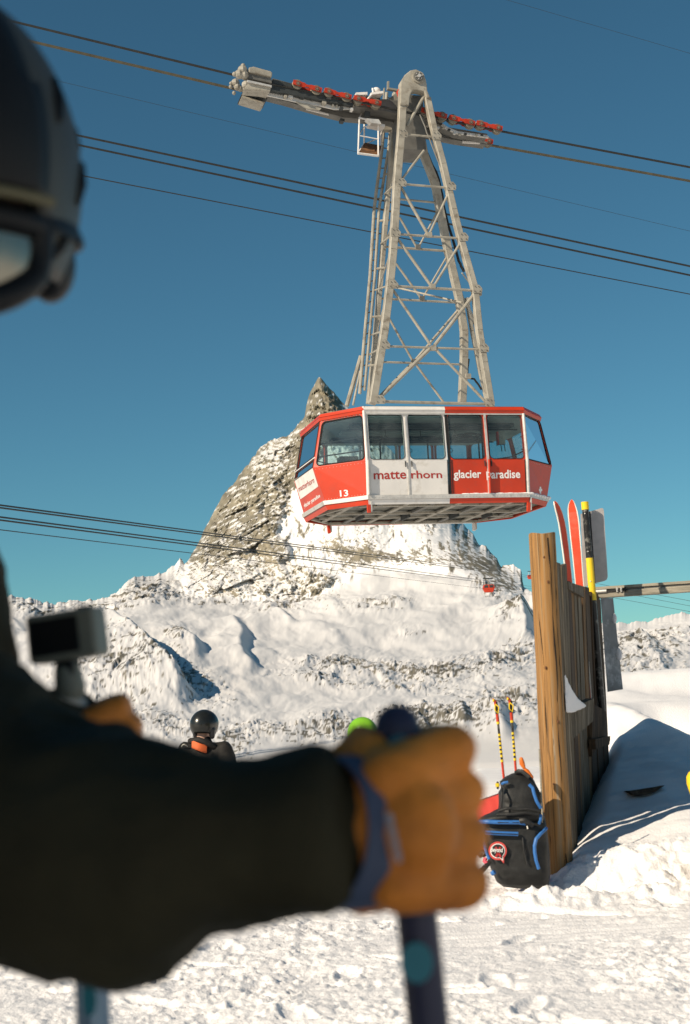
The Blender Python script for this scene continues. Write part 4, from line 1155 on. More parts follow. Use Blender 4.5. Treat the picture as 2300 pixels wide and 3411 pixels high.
for c, r in ((C3(185, 110), .13), (C3(190, 60), .06), (C3(150, 150), .12), (C3(205, 160), .12), (C3(100, 148), .06), (C3(215, 260), .10)):
    MB().ball(lp(*c, -0.5), (r, r * 1.2, r), 9, 7).build('brake_roller', MT['galv'], bh, smooth=False)
for c, r in ((C3(110, 240), .11), (C3(130, 280), .10), (C3(65, 245), .05), (C3(60, 280), .05), (C3(95, 345), .05), (C3(160, 300), .08), (C3(195, 310), .07)):
    MB().ball(lp(*c, 0.35), (r, r * 1.2, r), 9, 7).build('brake_roller', MT['galv'], bh, smooth=False)

# roller bogies: red side beam, two grooved rollers each
ROLL = mat('worn_roller', (0.20, 0.18, 0.14), 0.6, 0.3, var=0.3, scale=10)
BOGR = mat('worn_red_bogie', (0.44, 0.035, 0.012), 0.55, var=0.2, scale=8, dirt=(0.10, 0.03, 0.02), dscale=6, damt=0.7)
def bogie(a, b, yl):
    pa, pb = lp(*a, yl), lp(*b, yl)
    d = nrm(pb - pa); up = nrm(np.cross(EY, d)); up = up if up[2] > 0 else -up
    L = np.linalg.norm(pb - pa)
    hgt = 0.115
    prof = [(-.04, .060), (.38, .060), (.45, .035), (.55, .035), (.62, .060), (1.04, .060), (1.04, -.058), (.62, -.058), (.55, -.03), (.45, -.03), (.38, -.058), (-.04, -.058)]
    P = [pa + d * (t * L) + up * h - EY * 0.11 for t, h in prof]
    bo = MB().prism(P, [p + EY * 0.035 for p in P]).build('roller_bogie', BOGR, car)
    P2 = [p + EY * 0.2 for p in P]
    MB().prism(P2, [p + EY * 0.035 for p in P2]).build('side_plate', BOGR, bo)
    for t in (0.14, 0.86):
        c = pa + d * (t * L) - up * 0.01
        m = MB().tube([c - EY * 0.065, c - EY * 0.05, c - EY * 0.02, c + EY * 0.02, c + EY * 0.06, c + EY * .075], [.12, .135, .11, .11, .135, .12], 16)
        m.build('roller', ROLL, bo)
        m = MB()
        for k in range(8):
            g = k * math.pi / 4
            q = c - EY * 0.118 + (d * math.cos(g) + up * math.sin(g)) * 0.05
            m.tube([q, q - EY * 0.02], 0.012, 5)
        m.tube([c - EY * 0.11, c - EY * 0.14], 0.03, 8)
        m.build('axle_bolts', ROLL, bo)
YN, YF = -0.45, 0.45
for a, b in (((978, 279), (1066, 305)), ((1082, 306), (1165, 328)), ((1180, 330), (1264, 349)), ((1404, 371), (1483, 392)), ((1497, 395), (1576, 415)), ((1588, 414), (1667, 432))):
    bogie(a, b, YN)
for a, b in (((990, 340), (1070, 362)), ((1090, 364), (1168, 385)), ((1420, 420), (1500, 444)), ((1560, 459), (1636, 476))):
    bogie(a, b, YF)

rb_ = random.Random(5)
for k in range(26):                                    # brackets, pipes and boxes along the carriage
    t = rb_.random()
    x, y = lerp(500, 1330, t), lerp(285, 440, t)
    px_, py_ = C3(x, y + rb_.uniform(-30, 70))
    sx_, sy_ = rb_.uniform(5, 16), rb_.uniform(3, 8)
    slab([(px_, py_), (px_ + sx_, py_ + sx_ * .2), (px_ + sx_, py_ + sx_ * .2 + sy_), (px_, py_ + sy_)], -0.36 - 0.12 * rb_.random(), -0.28, [MT['galv'], MT['dark'], MT['alu'], MT['galv_dark']][k % 4], 'bracket', beam)
for k in range(12):
    x = lerp(700, 1280, k / 11)
    px_, py_ = A4(x, 560 + (x - 700) * .2 + rb_.uniform(-14, 24))
    slab([(px_, py_), (px_ + 8, py_ + 2), (px_ + 8, py_ + 7), (px_, py_ + 5)], -0.36, -0.28, [MT['galv'], MT['dark'], MT['alu']][k % 3], 'bracket', beam)

# rivet rows, door handles and grime lines that a cabin of this age shows
rv = MB()
for k0, k1 in (('cl', 'fl'), ('fr', 'cr')):
    for z in (BOT + .035, SILL - .05, FASC - .012):
        for i in range(15):
            p = lerp(corner(k0, z, .003), corner(k1, z, .003), (i + .5) / 15)
            rv.ball(p, 0.008, 6, 4)
for i in range(46):
    x = -AA + .06 + (2 * AA - .12) * i / 45
    rv.ball(cw(x, -(lv(.15)[2] + .062), .15), .008, 6, 4)
tag(rv.build('rivets', A_, car), None, None, None, 'stuff')
for x in (-AA / 2 - .07, -AA / 2 + .085, AA / 2 - .085, AA / 2 + .085):
    MB().beam(cw(x, -(lv(.9)[2] + .03), .86), cw(x, -(lv(.9)[2] + .03), 1.0), .022, .03, side=EY).build('door_handle', MT['dark'], car, bevel=.004)
for x in (-AA + .02, -.02, .09, AA - .05):
    MB().beam(cw(x, -(lv(.3)[2] + .006), BOT + .01), cw(x, -(lv(1.0)[2] + .006), SILL), .018, .012, side=EY).build('door_seal', MT['black'], car)
# gusset plates with bolts where the braces meet the legs
for p in (A2(480, 180), A2(985, 213), A2(462, 568), A2(1088, 602), A2(400, 1016), A2(1138, 1040), A1(945, 400), A1(1110, 412), A1(938, 642), A1(1182, 660), A2(365, 1425), A2(1180, 1447)):
    c = on(NP, p) + nN * .105
    g_ = MB().prism([c + EX * a + EZ * b + nN * .008 for a, b in ((-.12, -.10), (.12, -.10), (.14, .02), (.06, .12), (-.10, .12))], [c + EX * a + EZ * b for a, b in ((-.12, -.10), (.12, -.10), (.14, .02), (.06, .12), (-.10, .12))]).build('gusset_plate', MT['galv'], car)
    for a, b in ((-.07, -.05), (.07, -.05), (-.05, .07), (.04, .07)):
        q = c + EX * a + EZ * b + nN * .008
        MB().tube([q, q + nN * .018], .014, 6).build('bolt', MT['galv_dark'], g_)
# ------------------------------------------------------------------ ropes
def rope(pts, r, mt, label, group, sag=0.0, name='cable'):
    P = [np.asarray(p, float) for p in pts]
    Q = []
    for a, b in zip(P[:-1], P[1:]):
        for k in range(12):
            t = k / 12; q = lerp(a, b, t); q = q - np.array([0, 0, sag * 4 * t * (1 - t)]); Q.append(q)
    Q.append(P[-1])
    o = MB().tube(Q, r, 8).build(name, mt, None, smooth=True, at=P[0])
    return tag(o, label, 'cable', group)
def lane(p, q, yl, x0=-2200, x1=4200):
    f = lambda x: p[1] + (q[1] - p[1]) * (x - p[0]) / (q[0] - p[0])
    return [lp(x, f(x), yl) for x in (x0, x1)]
# the two track ropes the carriage runs on (bent a little over the carriage)
TR = 'track ropes carrying the big cable car'
rope([lane((125, 91), (777, 249), YN)[0], lp(900, 279, YN), lp(1600, 424, YN), lane((1665, 440), (2300, 560), YN)[1]], 0.03, MT['steel_rope'], 'upper black track rope running through the red rollers of the carriage', TR)
rope([lane((169, 154), (763, 293), YF)[0], lp(900, 324, YF), lp(1590, 476, YF), lane((1628, 484), (2300, 604), YF)[1]], 0.036, MT['rope_worn'], 'brownish lower track rope entering the grey brake head of the carriage', TR)
PR_ = 'ropes of the second lane behind the lattice arm'
rope(lane((293, 458), (2300, 887), 9.0), 0.034, MT['steel_rope'], 'upper thick black rope of the pair crossing behind the lattice arm', PR_)
rope(lane((300, 491), (2300, 917), 9.8), 0.034, MT['steel_rope'], 'lower thick black rope of the pair crossing behind the lattice arm', PR_)
rope(lane((300, 590), (2300, 980), 5.0), 0.016, MT['steel_rope'], 'single thin haul rope below the thick pair behind the lattice arm', None)
rope(lane((1690, 0), (2300, 178), 30.0), 0.008, MT['steel_rope'], 'faint thin wire high in the sky above the carriage', None)
rope(lane((280, 290), (2300, 770), 30.0), 0.008, MT['steel_rope'], 'faint thin wire in the sky just above the thick rope pair', None)
FRP = 'far ropes crossing in front of the mountain'
def vx(x, y): return (x * 1.46684, y * 1.46684)
FARL = [((0, 1147), (1200, 1307), 'topmost far rope crossing the rock face of the mountain'), ((0, 1153), (1200, 1311), 'second far rope, close under the topmost one on the rock face'),
        ((0, 1174), (1200, 1331), 'third far rope, the one the tiny red gondola hangs from'), ((0, 1181), (1200, 1336), 'fourth far rope, close under the one with the tiny gondola'),
        ((0, 1203), (1200, 1349), 'lowest and thinnest far rope crossing the foot of the mountain')]
FDEP = (50.0, 400.0)
def far_pt(a, b, t):
    (xa, ya), (xb, yb) = vx(*a), vx(*b)
    P0, P1 = pt(xa, ya, FDEP[0]), pt(xb, yb, FDEP[1])
    return P0 + (P1 - P0) * t
for i, (a, b, lab) in enumerate(FARL):
    P0, P1 = far_pt(a, b, -0.09), far_pt(a, b, 1.6)
    rope([P0, P1], 0.032 if i < 4 else 0.018, MT['steel_rope'], lab, FRP, sag=0.0)
for i, (ya, yb) in enumerate(((1340, 1378), (1349, 1390), (1366, 1402))):
    (xa, y0), (xb, y1) = vx(1385, ya), vx(1640, yb)
    rope([pt(xa - 250, y0 - 60, 260), pt(xb, y1, 200)], 0.026, MT['steel_rope'], ['upper', 'middle', 'lower'][i] + ' of the three faint ropes under the grey rail beyond the fence', 'faint ropes beyond the fence')

# far small gondolas
def gondola(px, py, D, s, label):
    c = pt(px, py, D)
    o = thing('small_gondola', c, label, 'gondola', 'small red gondolas far away')
    w, h, d = 1.25 * s, 1.0 * s, 0.8 * s
    pr = [(-w * .34, -h * .5), (w * .34, -h * .5), (w * .5, -h * .05), (w * .4, h * .28), (-w * .4, h * .28), (-w * .5, -h * .05)]
    MB().prism([c + np.array([x, -d / 2, z]) for x, z in pr], [c + np.array([x, d / 2, z]) for x, z in pr]).build('body', MT['red'], o, bevel=0.05 * s)
    for k in (-1, 1):
        q = [(k * .05 * w, -.04 * h), (k * .40 * w, -.04 * h), (k * .34 * w, .22 * h), (k * .05 * w, .22 * h)]
        MB().prism([c + np.array([x, -d / 2 - .02, z]) for x, z in q], [c + np.array([x, d / 2 + .02, z]) for x, z in q]).build('window', MT['dark'], o)
    MB().beam(c + np.array([0, 0, h * .28]), c + np.array([0, 0, h * .95]), .08 * s, .1 * s).build('hanger', MT['galv'], o)
    MB().beam(c + np.array([-.4 * w, 0, h * .95]), c + np.array([.4 * w, 0, h * .92]), .12 * s, .2 * s).build('carriage', MT['dark'], o)
    MB().beam(c + np.array([-.3 * w, -.1, h * .3]), c + np.array([-.3 * w, -.1, h * .75]), .05 * s, .05 * s).build('rail', MT['white'], o)
    return o
a, b, _ = FARL[2]
G = far_pt(a, b, 0.0); 
for t in np.linspace(0.3, 1.2, 2000):
    G = far_pt(a, b, t)
    d = G - CAM; X_ = 1150 + FPX * np.dot(d, CR) / np.dot(d, CF)
    if X_ > 1628: break
D1 = G[1]; 
dd = G - CAM; yy = 1705.5 - FPX * np.dot(dd, CU) / np.dot(dd, CF)
gondola(1628, yy + 22, D1, 1.8, 'tiny red gondola hanging from the far ropes before the right shoulder of the mountain')
gondola(1768, 1920, 420, 1.6, 'red gondola half hidden behind the wooden post')

# ------------------------------------------------------------------ log post and plank fence
W_LOG = wood_mat('weathered_larch', [(0.12, 0.075, 0.04), (0.26, 0.14, 0.055), (0.36, 0.185, 0.06), (0.31, 0.21, 0.115), (0.36, 0.29, 0.21)], 1.9, (21, 21, 0.5), bump=0.008)
W_GREY = wood_mat('grey_weathered_boards', [(0.02, 0.016, 0.010), (0.085, 0.064, 0.038), (0.17, 0.135, 0.09), (0.34, 0.30, 0.235)], 1.5, (22, 22, 0.9))
W_BROWN = wood_mat('brown_boards', [(0.025, 0.016, 0.009), (0.10, 0.055, 0.022), (0.24, 0.125, 0.04), (0.30, 0.23, 0.15)], 1.5, (20, 20, 0.8))
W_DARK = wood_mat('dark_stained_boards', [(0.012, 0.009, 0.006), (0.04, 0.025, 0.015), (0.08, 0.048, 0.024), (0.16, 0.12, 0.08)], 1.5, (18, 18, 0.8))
CRK = mat('drying_crack', (0.012, 0.008, 0.005), 0.9, var=0.2)
ENDG = mat('sawn_end_grain', (0.36, 0.30, 0.22), 0.85, var=0.3, scale=18)

def crossx(ax, px_, D):   # helper: pixel -> world at depth
    return pt(px_[0], px_[1], D)
b0, b1 = pt(1868, 2975, 9.2), pt(1806, 1779, 9.2)
post = thing('log_post', b0, 'thick round golden brown wooden post with long drying cracks', 'post')
ax = nrm(b1 - b0); xs = nrm(np.cross(ax, (0, 1, 0))); ys = np.cross(xs, ax)
if xs[0] < 0: xs = -xs
ys = nrm(np.cross(ax, xs)); 
if ys[1] > 0: ys = -ys                        # towards the viewer
NS, NR = 72, 150
L = np.linalg.norm(b1 - b0)
V, F = [], []
CR_ANG = [(0.40, 0.012, 0.004), (-0.62, 0.016, 0.004), (-0.05, 0.012, 0.003), (-1.05, 0.016, 0.004), (0.95, 0.014, 0.004), (0.12, 0.012, 0.003)]  # angle from the viewer towards the right, width, depth
for i in range(NR):
    t = i / (NR - 1)
    rad = 0.0845 + 0.002 * math.sin(t * 7)
    for k in range(NS):
        a = 2 * math.pi * k / NS
        wob = float(fbm(math.cos(a) * 2 + 5, math.sin(a) * 2, t * 6, 3, seed=301)) * 0.004 + float(fbm(a * 6, t * 1.2, 0.5, 2, seed=303)) * 0.002
        dep = 0
        for ca, w, dp in CR_ANG:
            c = ca + 0.10 * math.sin(t * 9 + ca * 5) * (0.6 if ca == 0.40 else 1) + 0.05 * math.sin(t * 23 + ca)
            q = (a - math.pi / 2 + c + math.pi) % (2 * math.pi) - math.pi
            amp = 1.0 if ca in (0.40, 0.95) else max(0, math.sin(t * 5.3 + ca * 9))
            dep += dp * amp * math.exp(-(q / (w * 1.6)) ** 2)
        r = rad + wob - dep
        # angle pi/2 faces the viewer, smaller angle = to the right
        V.append(b0 + ax * (L * t + (0.006 * math.sin(a * 3) if i == NR - 1 else 0)) + xs * (r * math.cos(a)) + ys * (r * math.sin(a)))
for i in range(NR - 1):
    for k in range(NS):
        l = (k + 1) % NS
        F.append((i * NS + k, i * NS + l, (i + 1) * NS + l, (i + 1) * NS + k))
lg = link_mesh('log', V, F, W_LOG, post, smooth=True)
top = V[-NS:]
tc = sum(top) / NS
m = MB().add(list(top) + [tc + ax * 0.004], [(k, (k + 1) % NS, NS) for k in range(NS)])
m.build('end_grain', ENDG, post)
for ca, w, dp in CR_ANG[:2] + CR_ANG[4:5]:
    P = []
    for t in np.linspace(0.0 if ca != -0.62 else 0.1, 0.985, 60):
        c = ca + 0.10 * math.sin(t * 9 + ca * 5) * (0.6 if ca == 0.40 else 1) + 0.05 * math.sin(t * 23 + ca)
        a = math.pi / 2 - c
        P.append(b0 + ax * L * t + (xs * math.cos(a) + ys * math.sin(a)) * (0.0835 - dp * .55))
    R_c = [max(0.0015, (0.0060 if ca == 0.40 else 0.0035) * (0.55 + 0.45 * math.sin(k * 0.35 + ca))) for k in range(60)]
    MB().tube(P, R_c, 6).build('crack', CRK, post)
for kx, kz in ((-.018, .30), (.012, .86), (.03, .47), (-.03, .62), (-.005, .93)):
    p = b0 + ax * L * kz + xs * kx + ys * 0.083
    MB().ball(p, (0.008, 0.004, 0.011), 10, 6).build('knot', mat('knot', (0.12, 0.05, 0.02), 0.8), post, smooth=True)

fence = thing('plank_fence', pt(1910, 2560, 10.2), 'weathered fence of upright boards running back from the thick post', 'fence')
def Q4(x, y): return (1700 + .3827 * x, 1650 + .3827 * y)
def Q6(x, y): return (1800 + .2232 * x, 1640 + .2232 * y)
DV = nrm(np.array([FENCE_B[0] - FENCE_A[0], FENCE_B[1] - FENCE_A[1], 0.0]))
PNV = np.array([DV[1], -DV[0], 0.0])
def board(tl, tr, br, bl, Dl, Dr, mt, name='board', th=0.03, rough=0.004):
    c = [pt(*bl, Dl), pt(*br, Dr), pt(*tr, Dr), pt(*tl, Dl)]
    n = PNV
    # a board with a slightly uneven outline and hollow faces
    V, F = [], []
    N_ = 9
    for s in (0, 1):
        for i in range(N_):
            t = i / (N_ - 1)
            for u in (0, .33, .66, 1):
                p = lerp(lerp(c[0], c[3], t), lerp(c[1], c[2], t), u)
                off = -th * s + rough * float(noise(u * 3 + tl[0], t * 3, .3, seed=311))
                e = 0.003 * float(noise(t * 5, tl[0] * .37 + u * 9, .7, seed=313)) * (1 if u in (0, 1) else 0)
                V.append(p + n * off + DV * e)
    def id_(s, i, u): return s * N_ * 4 + i * 4 + u
    for i in range(N_ - 1):
        for u in range(3):
            F.append((id_(0, i, u), id_(0, i, u + 1), id_(0, i + 1, u + 1), id_(0, i + 1, u)))
            F.append((id_(1, i, u), id_(1, i + 1, u), id_(1, i + 1, u + 1), id_(1, i, u + 1)))
        for u in (0, 3):
            F.append((id_(0, i, u), id_(0, i + 1, u), id_(1, i + 1, u), id_(1, i, u)))
    for i in (0, N_ - 1):
        for u in range(3): F.append((id_(0, i, u), id_(0, i, u + 1), id_(1, i, u + 1), id_(1, i, u)))
    m = MB().add(V, F)
    return m.build(name, mt, fence)
B_ = [((1851, 1872), (1869, 1876), (1932, 2900), (1895, 2900), 9.42, 9.56, W_GREY), ((1871, 1882), (1889, 1882), (1925, 2700), (1903, 2700), 9.62, 9.85, W_GREY),
      ((1890, 1936), (1904, 1944), (1937, 2640), (1920, 2640), 9.95, 10.2, W_DARK), ((1897, 1950), (1914, 1966), (1941, 2640), (1926, 2640), 10.2, 10.45, W_BROWN),
      ((1913, 1976), (1925, 1976), (1948, 2640), (1937, 2640), 10.5, 10.7, W_GREY), ((1924, 1978), (1938, 1978), (1962, 2520), (1945, 2620), 10.75, 10.95, W_GREY),
      ((1938, 1978), (1950, 1978), (1974, 2520), (1960, 2520), 11.0, 11.2, W_BROWN), ((1948, 1958), (1965, 1960), (1990, 2520), (1972, 2520), 11.25, 11.6, W_DARK),
      ((1968, 1966), (1988, 1980), (2009, 2420), (1986, 2420), 11.65, 12.0, W_DARK), ((1986, 1978), (2004, 1995), (2027, 2420), (2007, 2420), 12.05, 12.4, W_DARK)]
def down(t, b, D):
    T_, B2 = pt(*t, D), pt(*b, D)
    k = (T_[2] + 0.15) / max(T_[2] - B2[2], .1)
    return (t[0] + (b[0] - t[0]) * k, t[1] + (b[1] - t[1]) * k)
rg = random.Random(3)
B_ = [((tl[0] + rg.uniform(0, 2.5), tl[1] + rg.uniform(-8, 6)), (tr[0] - rg.uniform(0, 3), tr[1] + rg.uniform(-8, 6)), (br[0] - rg.uniform(0, 3), br[1]), (bl[0] + rg.uniform(0, 2.5), bl[1]), Dl, Dr, mt) for tl, tr, br, bl, Dl, Dr, mt in B_]
B_ = [(tl, tr, down(tr, br, Dr), down(tl, bl, Dl), Dl, Dr, mt) for tl, tr, br, bl, Dl, Dr, mt in B_]
for tl, tr, br, bl, Dl, Dr, mt in B_: board(tl, tr, br, bl, Dl, Dr, mt)
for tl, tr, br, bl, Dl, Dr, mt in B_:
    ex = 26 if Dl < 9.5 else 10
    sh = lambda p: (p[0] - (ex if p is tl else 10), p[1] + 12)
    board(sh(tl), sh(tr), (br[0] - 10, br[1]), (bl[0] - ex, bl[1]), Dl + .14, Dr + .14, W_DARK, 'light_stop_board')  # hidden second row, added so no sun leaks through the gaps
board((1893, 1938), (1947, 1954), (1947, 1990), (1896, 1962), 9.85, 10.9, W_GREY, 'cap_board', 0.05)
board((1888, 2368), (1979, 2326), (1976, 2402), (1896, 2474), 9.55, 10.6, W_GREY, 'cross_board', 0.06)
board((1972, 2340), (2020, 2370), (2014, 2440), (1974, 2520), 11.0, 11.4, W_DARK, 'cross_board', 0.06)
board((1984, 2462), (2034, 2452), (2032, 2480), (1986, 2496), 10.9, 11.4, W_DARK, 'cross_board', 0.05)
# snow lodged on the cross board
def wedge(pts, th):
    n = len(pts); C_ = pt(1905, 2330, 9.6)
    P = [pt(*p) for p in pts]
    m = MB(); m.prism([p - np.array([0, th, 0]) for p in P], [p + np.array([0, .03, 0]) for p in P]); return m
m = wedge([(1877, 2238, 9.55), (1884, 2250, 9.6), (1893, 2278, 9.6), (1908, 2305, 9.7), (1926, 2330, 9.85), (1948, 2346, 10.05), (1952, 2354, 10.05), (1926, 2366, 9.85), (1902, 2376, 9.6), (1884, 2372, 9.5), (1880, 2300, 9.5)], .05)
V, F = remesh(m, 0.009, 3, lambda V: .006 * fbm(V[:, 0] * 30, V[:, 1] * 30, V[:, 2] * 30, 3, seed=315)); link_mesh('lodged_snow', V, F, MT['snow'], fence, smooth=True)
FROST = mat('frosted_sheet', (0.20, 0.215, 0.22), 0.55, 0.0, var=0.35, scale=5, dirt=(0.62, 0.64, 0.66), dscale=7, damt=0.6)
sheet = [pt(2001, 1992, 12.5), pt(2043, 1992, 12.62), pt(2076, 2296, 12.62), pt(2024, 2305, 12.5)]
MB().prism(sheet, [p + np.array([0.004, 0.02, 0]) for p in sheet]).build('metal_sheet', FROST, fence)
for x, y, r in ((2048, 2060, .02), (2063, 2180, .025)):
    MB().ball(pt(x, y, 12.52), (r, .012, r * 2.2), 8, 6).build('frost_patch', MT['snow'], fence, smooth=True)

# grey rail with its silver clamp
r0_, r1_ = pt(1975, 1973, 12.3), pt(2300, 1951, 12.0)
rdir = nrm(r1_ - r0_)
GRW = mat('weathered_rail', (0.30, 0.27, 0.21), 0.6, 0.1, var=0.3, scale=4, bump=0.002, dirt=(0.1, 0.09, 0.06), dscale=6, damt=0.6, stretch=(1, 1, 8))
rl = thing('rail_beam', r0_, 'long grey horizontal rail beam with silver clamp, starting at the fence', 'rail')
MB().beam(r0_ - rdir * 0.0, r0_ + rdir * 2.2, 0.05, 0.05, side=(0, 0, 1)).build('upper_flange', MT['galv_dark'], rl)
rb = [r0_ + np.array([0.02, -0.02, -0.028]), r0_ + rdir * 2.2 + np.array([0, -0.02, -0.028])]
MB().beam(rb[0], rb[1], 0.075, 0.055, side=(0, 0, 1)).build('beam', GRW, rl, bevel=0.008)
MB().beam(r0_ + np.array([0, -.035, .03]), r0_ + rdir * 2.2 + np.array([0, -.035, .03]), 0.02, 0.022, side=(0, 0, 1)).build('upper_edge', GRW, rl)
MB().tube([r0_ + rdir * 0.0 + np.array([-.01, -.06, .0]), r0_ + rdir * 0.11 + np.array([0, -.06, .0])], 0.016, 10).build('clamp', A_, rl, smooth=True)
for dx in (0.20, 0.235, 0.27):
    MB().box(r0_ + rdir * dx + np.array([0, -.06, .004]), (0.016, 0.02, 0.04)).build('clamp_bolt', A_ if dx != .27 else MT['black'], rl, bevel=.003)
MB().beam(r0_ + rdir * .1 + np.array([0, -.062, -.002]), r0_ + rdir * .29 + np.array([0, -.062, 0]), 0.012, 0.014).build('clamp_rod', MT['black'], rl)

# skis stuck in the snow behind the fence
SKI_W = mat('ski_edge_white', (0.72, 0.68, 0.60), 0.5, var=0.1)
SKI_R = mat('red_ski_base', (0.62, 0.06, 0.02), 0.45, var=0.08, scale=2, dirt=(0.5, 0.3, 0.2), dscale=9, damt=0.25)
def ski(cl, label, face):
    """cl: list of (px, py, D, half width in px); face = direction the running surface looks"""
    base = pt(cl[-1][0], cl[-1][1], cl[-1][2])
    o = thing('ski', base, label, 'ski', 'red skis standing behind the fence')
    P = [pt(x, y, D) for x, y, D, h in cl]
    W_ = [h * D / FPX for x, y, D, h in cl]
    V, F, V2, F2 = [], [], [], []
    n = len(P)
    for i in range(n):
        d = nrm(P[min(i + 1, n - 1)] - P[max(i - 1, 0)])
        fn = nrm(face - d * np.dot(face, d)); sx = nrm(np.cross(d, fn))
        for k, (u, w) in enumerate(((-1, 0), (1, 0), (1, -.011), (-1, -.011))):
            V.append(P[i] + sx * W_[i] * u + fn * w)
        for u in (-.80, .80): V2.append(P[i] + sx * W_[i] * u + fn * 0.0012)
    for i in range(n - 1):
        for k in range(4):
            l = (k + 1) % 4; F.append((i * 4 + k, i * 4 + l, (i + 1) * 4 + l, (i + 1) * 4 + k))
        F2.append((i * 2, i * 2 + 1, i * 2 + 3, i * 2 + 2))
    F.append((0, 1, 2, 3)); F.append(tuple((n - 1) * 4 + k for k in (3, 2, 1, 0)))
    MB().add(V, F).build('edge', SKI_W, o)
    MB().add(V2, F2).build('running_base', SKI_R, o)
    return o
SB = [(1905, 1664, 11.42, 1.5), (1905, 1670, 11.41, 7), (1905, 1680, 11.39, 11.5), (1906, 1692, 11.37, 14.5), (1908, 1706, 11.345, 16.5), (1910, 1722, 11.33, 17.5), (1913, 1745, 11.32, 17.8), (1917, 1790, 11.31, 17.2), (1922, 1840, 11.31, 16.2), (1927, 1900, 11.31, 15), (1932, 1955, 11.31, 14.6), (1948, 2200, 11.31, 14), (1962, 2380, 11.31, 14)]
ski(SB, 'broad red ski seen from its base, beside the yellow and black pole', nrm(np.array([-0.25, -1, 0.0])))
SA = [(1848, 1669, 10.9, 2.5), (1853, 1678, 10.9, 8), (1859, 1692, 10.92, 12), (1866, 1712, 10.94, 14), (1873, 1740, 10.96, 15), (1879, 1775, 10.98, 15.5), (1885, 1820, 11.0, 15), (1891, 1870, 11.0, 14), (1897, 1925, 11.0, 13.5), (1918, 2140, 11.0, 13), (1940, 2380, 11.0, 13)]
ski(SA, 'narrow red ski seen edge on with its tip curling left', nrm(np.array([0.75, -1.0, 0.0])))

# yellow and black marker pole with its grey plate
YEL = mat('yellow_paint', (0.80, 0.56, 0.02), 0.4, var=0.05, scale=5, dirt=(0.4, 0.3, 0.1), dscale=12, damt=0.3)
BLK = mat('black_gloss_paint', (0.015, 0.014, 0.013), 0.3, var=0.2, dirt=(0.5, 0.48, 0.42), dscale=16, damt=0.5)
DP = 11.75
def pp(y): return pt(1948.5 + (y - 1671) * (1972 - 1948.5) / (1954 - 1671), y, DP)
pole = thing('marker_pole', pp(2380), 'yellow and black banded round pole carrying a grey plate', 'marker pole')
for y0, y1, mt, rr, nm in ((1672, 1698, YEL, 12.4, 'yellow_cap'), (1697, 1860, BLK, 11.4, 'black_band'), (1859, 2000, YEL, 12.2, 'yellow_band'), (1999, 2380, BLK, 11.4, 'black_band')):
    MB().tube([pp(y1), pp(y0)], rr * DP / FPX, 18).build(nm, mt, pole, smooth=True)
PLT = mat('grey_plastic_plate', (0.40, 0.37, 0.36), 0.35, var=0.1, scale=20, spec=0.6)
plate = [pt(*p, DP + 0.09) for p in ((1934, 1712), (1966, 1703), (1990, 1697), (2005, 1692), (2010, 1694), (2012, 1700), (2025, 1920), (2022, 1930), (2014, 1935), (1985, 1942), (1960, 1950), (1946, 1956))]
MB().prism(plate, [p + np.array([0.003, 0.012, 0]) for p in plate]).build('plate', PLT, pole)
edge = [pt(*p, DP + 0.05) for p in ((1962, 1704), (1968, 1704), (1985, 1942), (1978, 1942))]
MB().prism(edge, [p + np.array([0, 0.03, 0]) for p in edge]).build('plate_holder', MT['black'], pole)
for y in (1712, 1838, 1937):
    MB().ball(pp(y) + np.array([-.012, -.03, 0]), .006, 8, 6).build('rivet', A_, pole, smooth=True)

# ------------------------------------------------------------------ race backpack and what leans there
BKF = mat('black_pack_fabric', (0.020, 0.020, 0.019), 0.55, var=0.35, scale=14, bump=0.004, bscale=30, spec=0.35)
BLU = mat('blue_zip_tape', (0.035, 0.15, 0.42), 0.5, var=0.12, scale=30)
DB = 8.85
def Z5(x, y): return (1500 + .5102 * x, 2250 + .5102 * y)
def Z6(x, y): return (1550 + .22321 * x, 2500 + .22321 * y)
pack = thing('backpack', pt(1700, 2950, DB), 'tall black ski backpack with blue zips and a red speech bubble badge', 'backpack')
LOW = [((205, 1045), (1190, 1040), .10), ((212, 1070), (1200, 1100), .14), ((235, 1130), (1210, 1180), .15), ((245, 1250), (1225, 1300), .155), ((265, 1400), (1235, 1420), .155), ((300, 1520), (1240, 1520), .155), ((345, 1640), (1245, 1640), .155), ((385, 1760), (1250, 1760), .15), ((430, 1860), (1255, 1880), .14), ((470, 1960), (1240, 1990), .11), ((560, 2030), (1150, 2060), .06)]
UPP = [((800, 305), (880, 320), .03), ((700, 350), (990, 400), .07), ((580, 410), (1020, 440), .09), ((520, 460), (1045, 490), .10), ((540, 560), (1100, 590), .11), ((505, 640), (1130, 650), .12), ((510, 760), (1150, 790), .125), ((505, 880), (1160, 900), .13), ((400, 930), (1170, 960), .13), ((300, 970), (1180, 1000), .13), ((215, 1040), (1190, 1050), .12), ((240, 1100), (1195, 1110), .08)]
PXM = {}
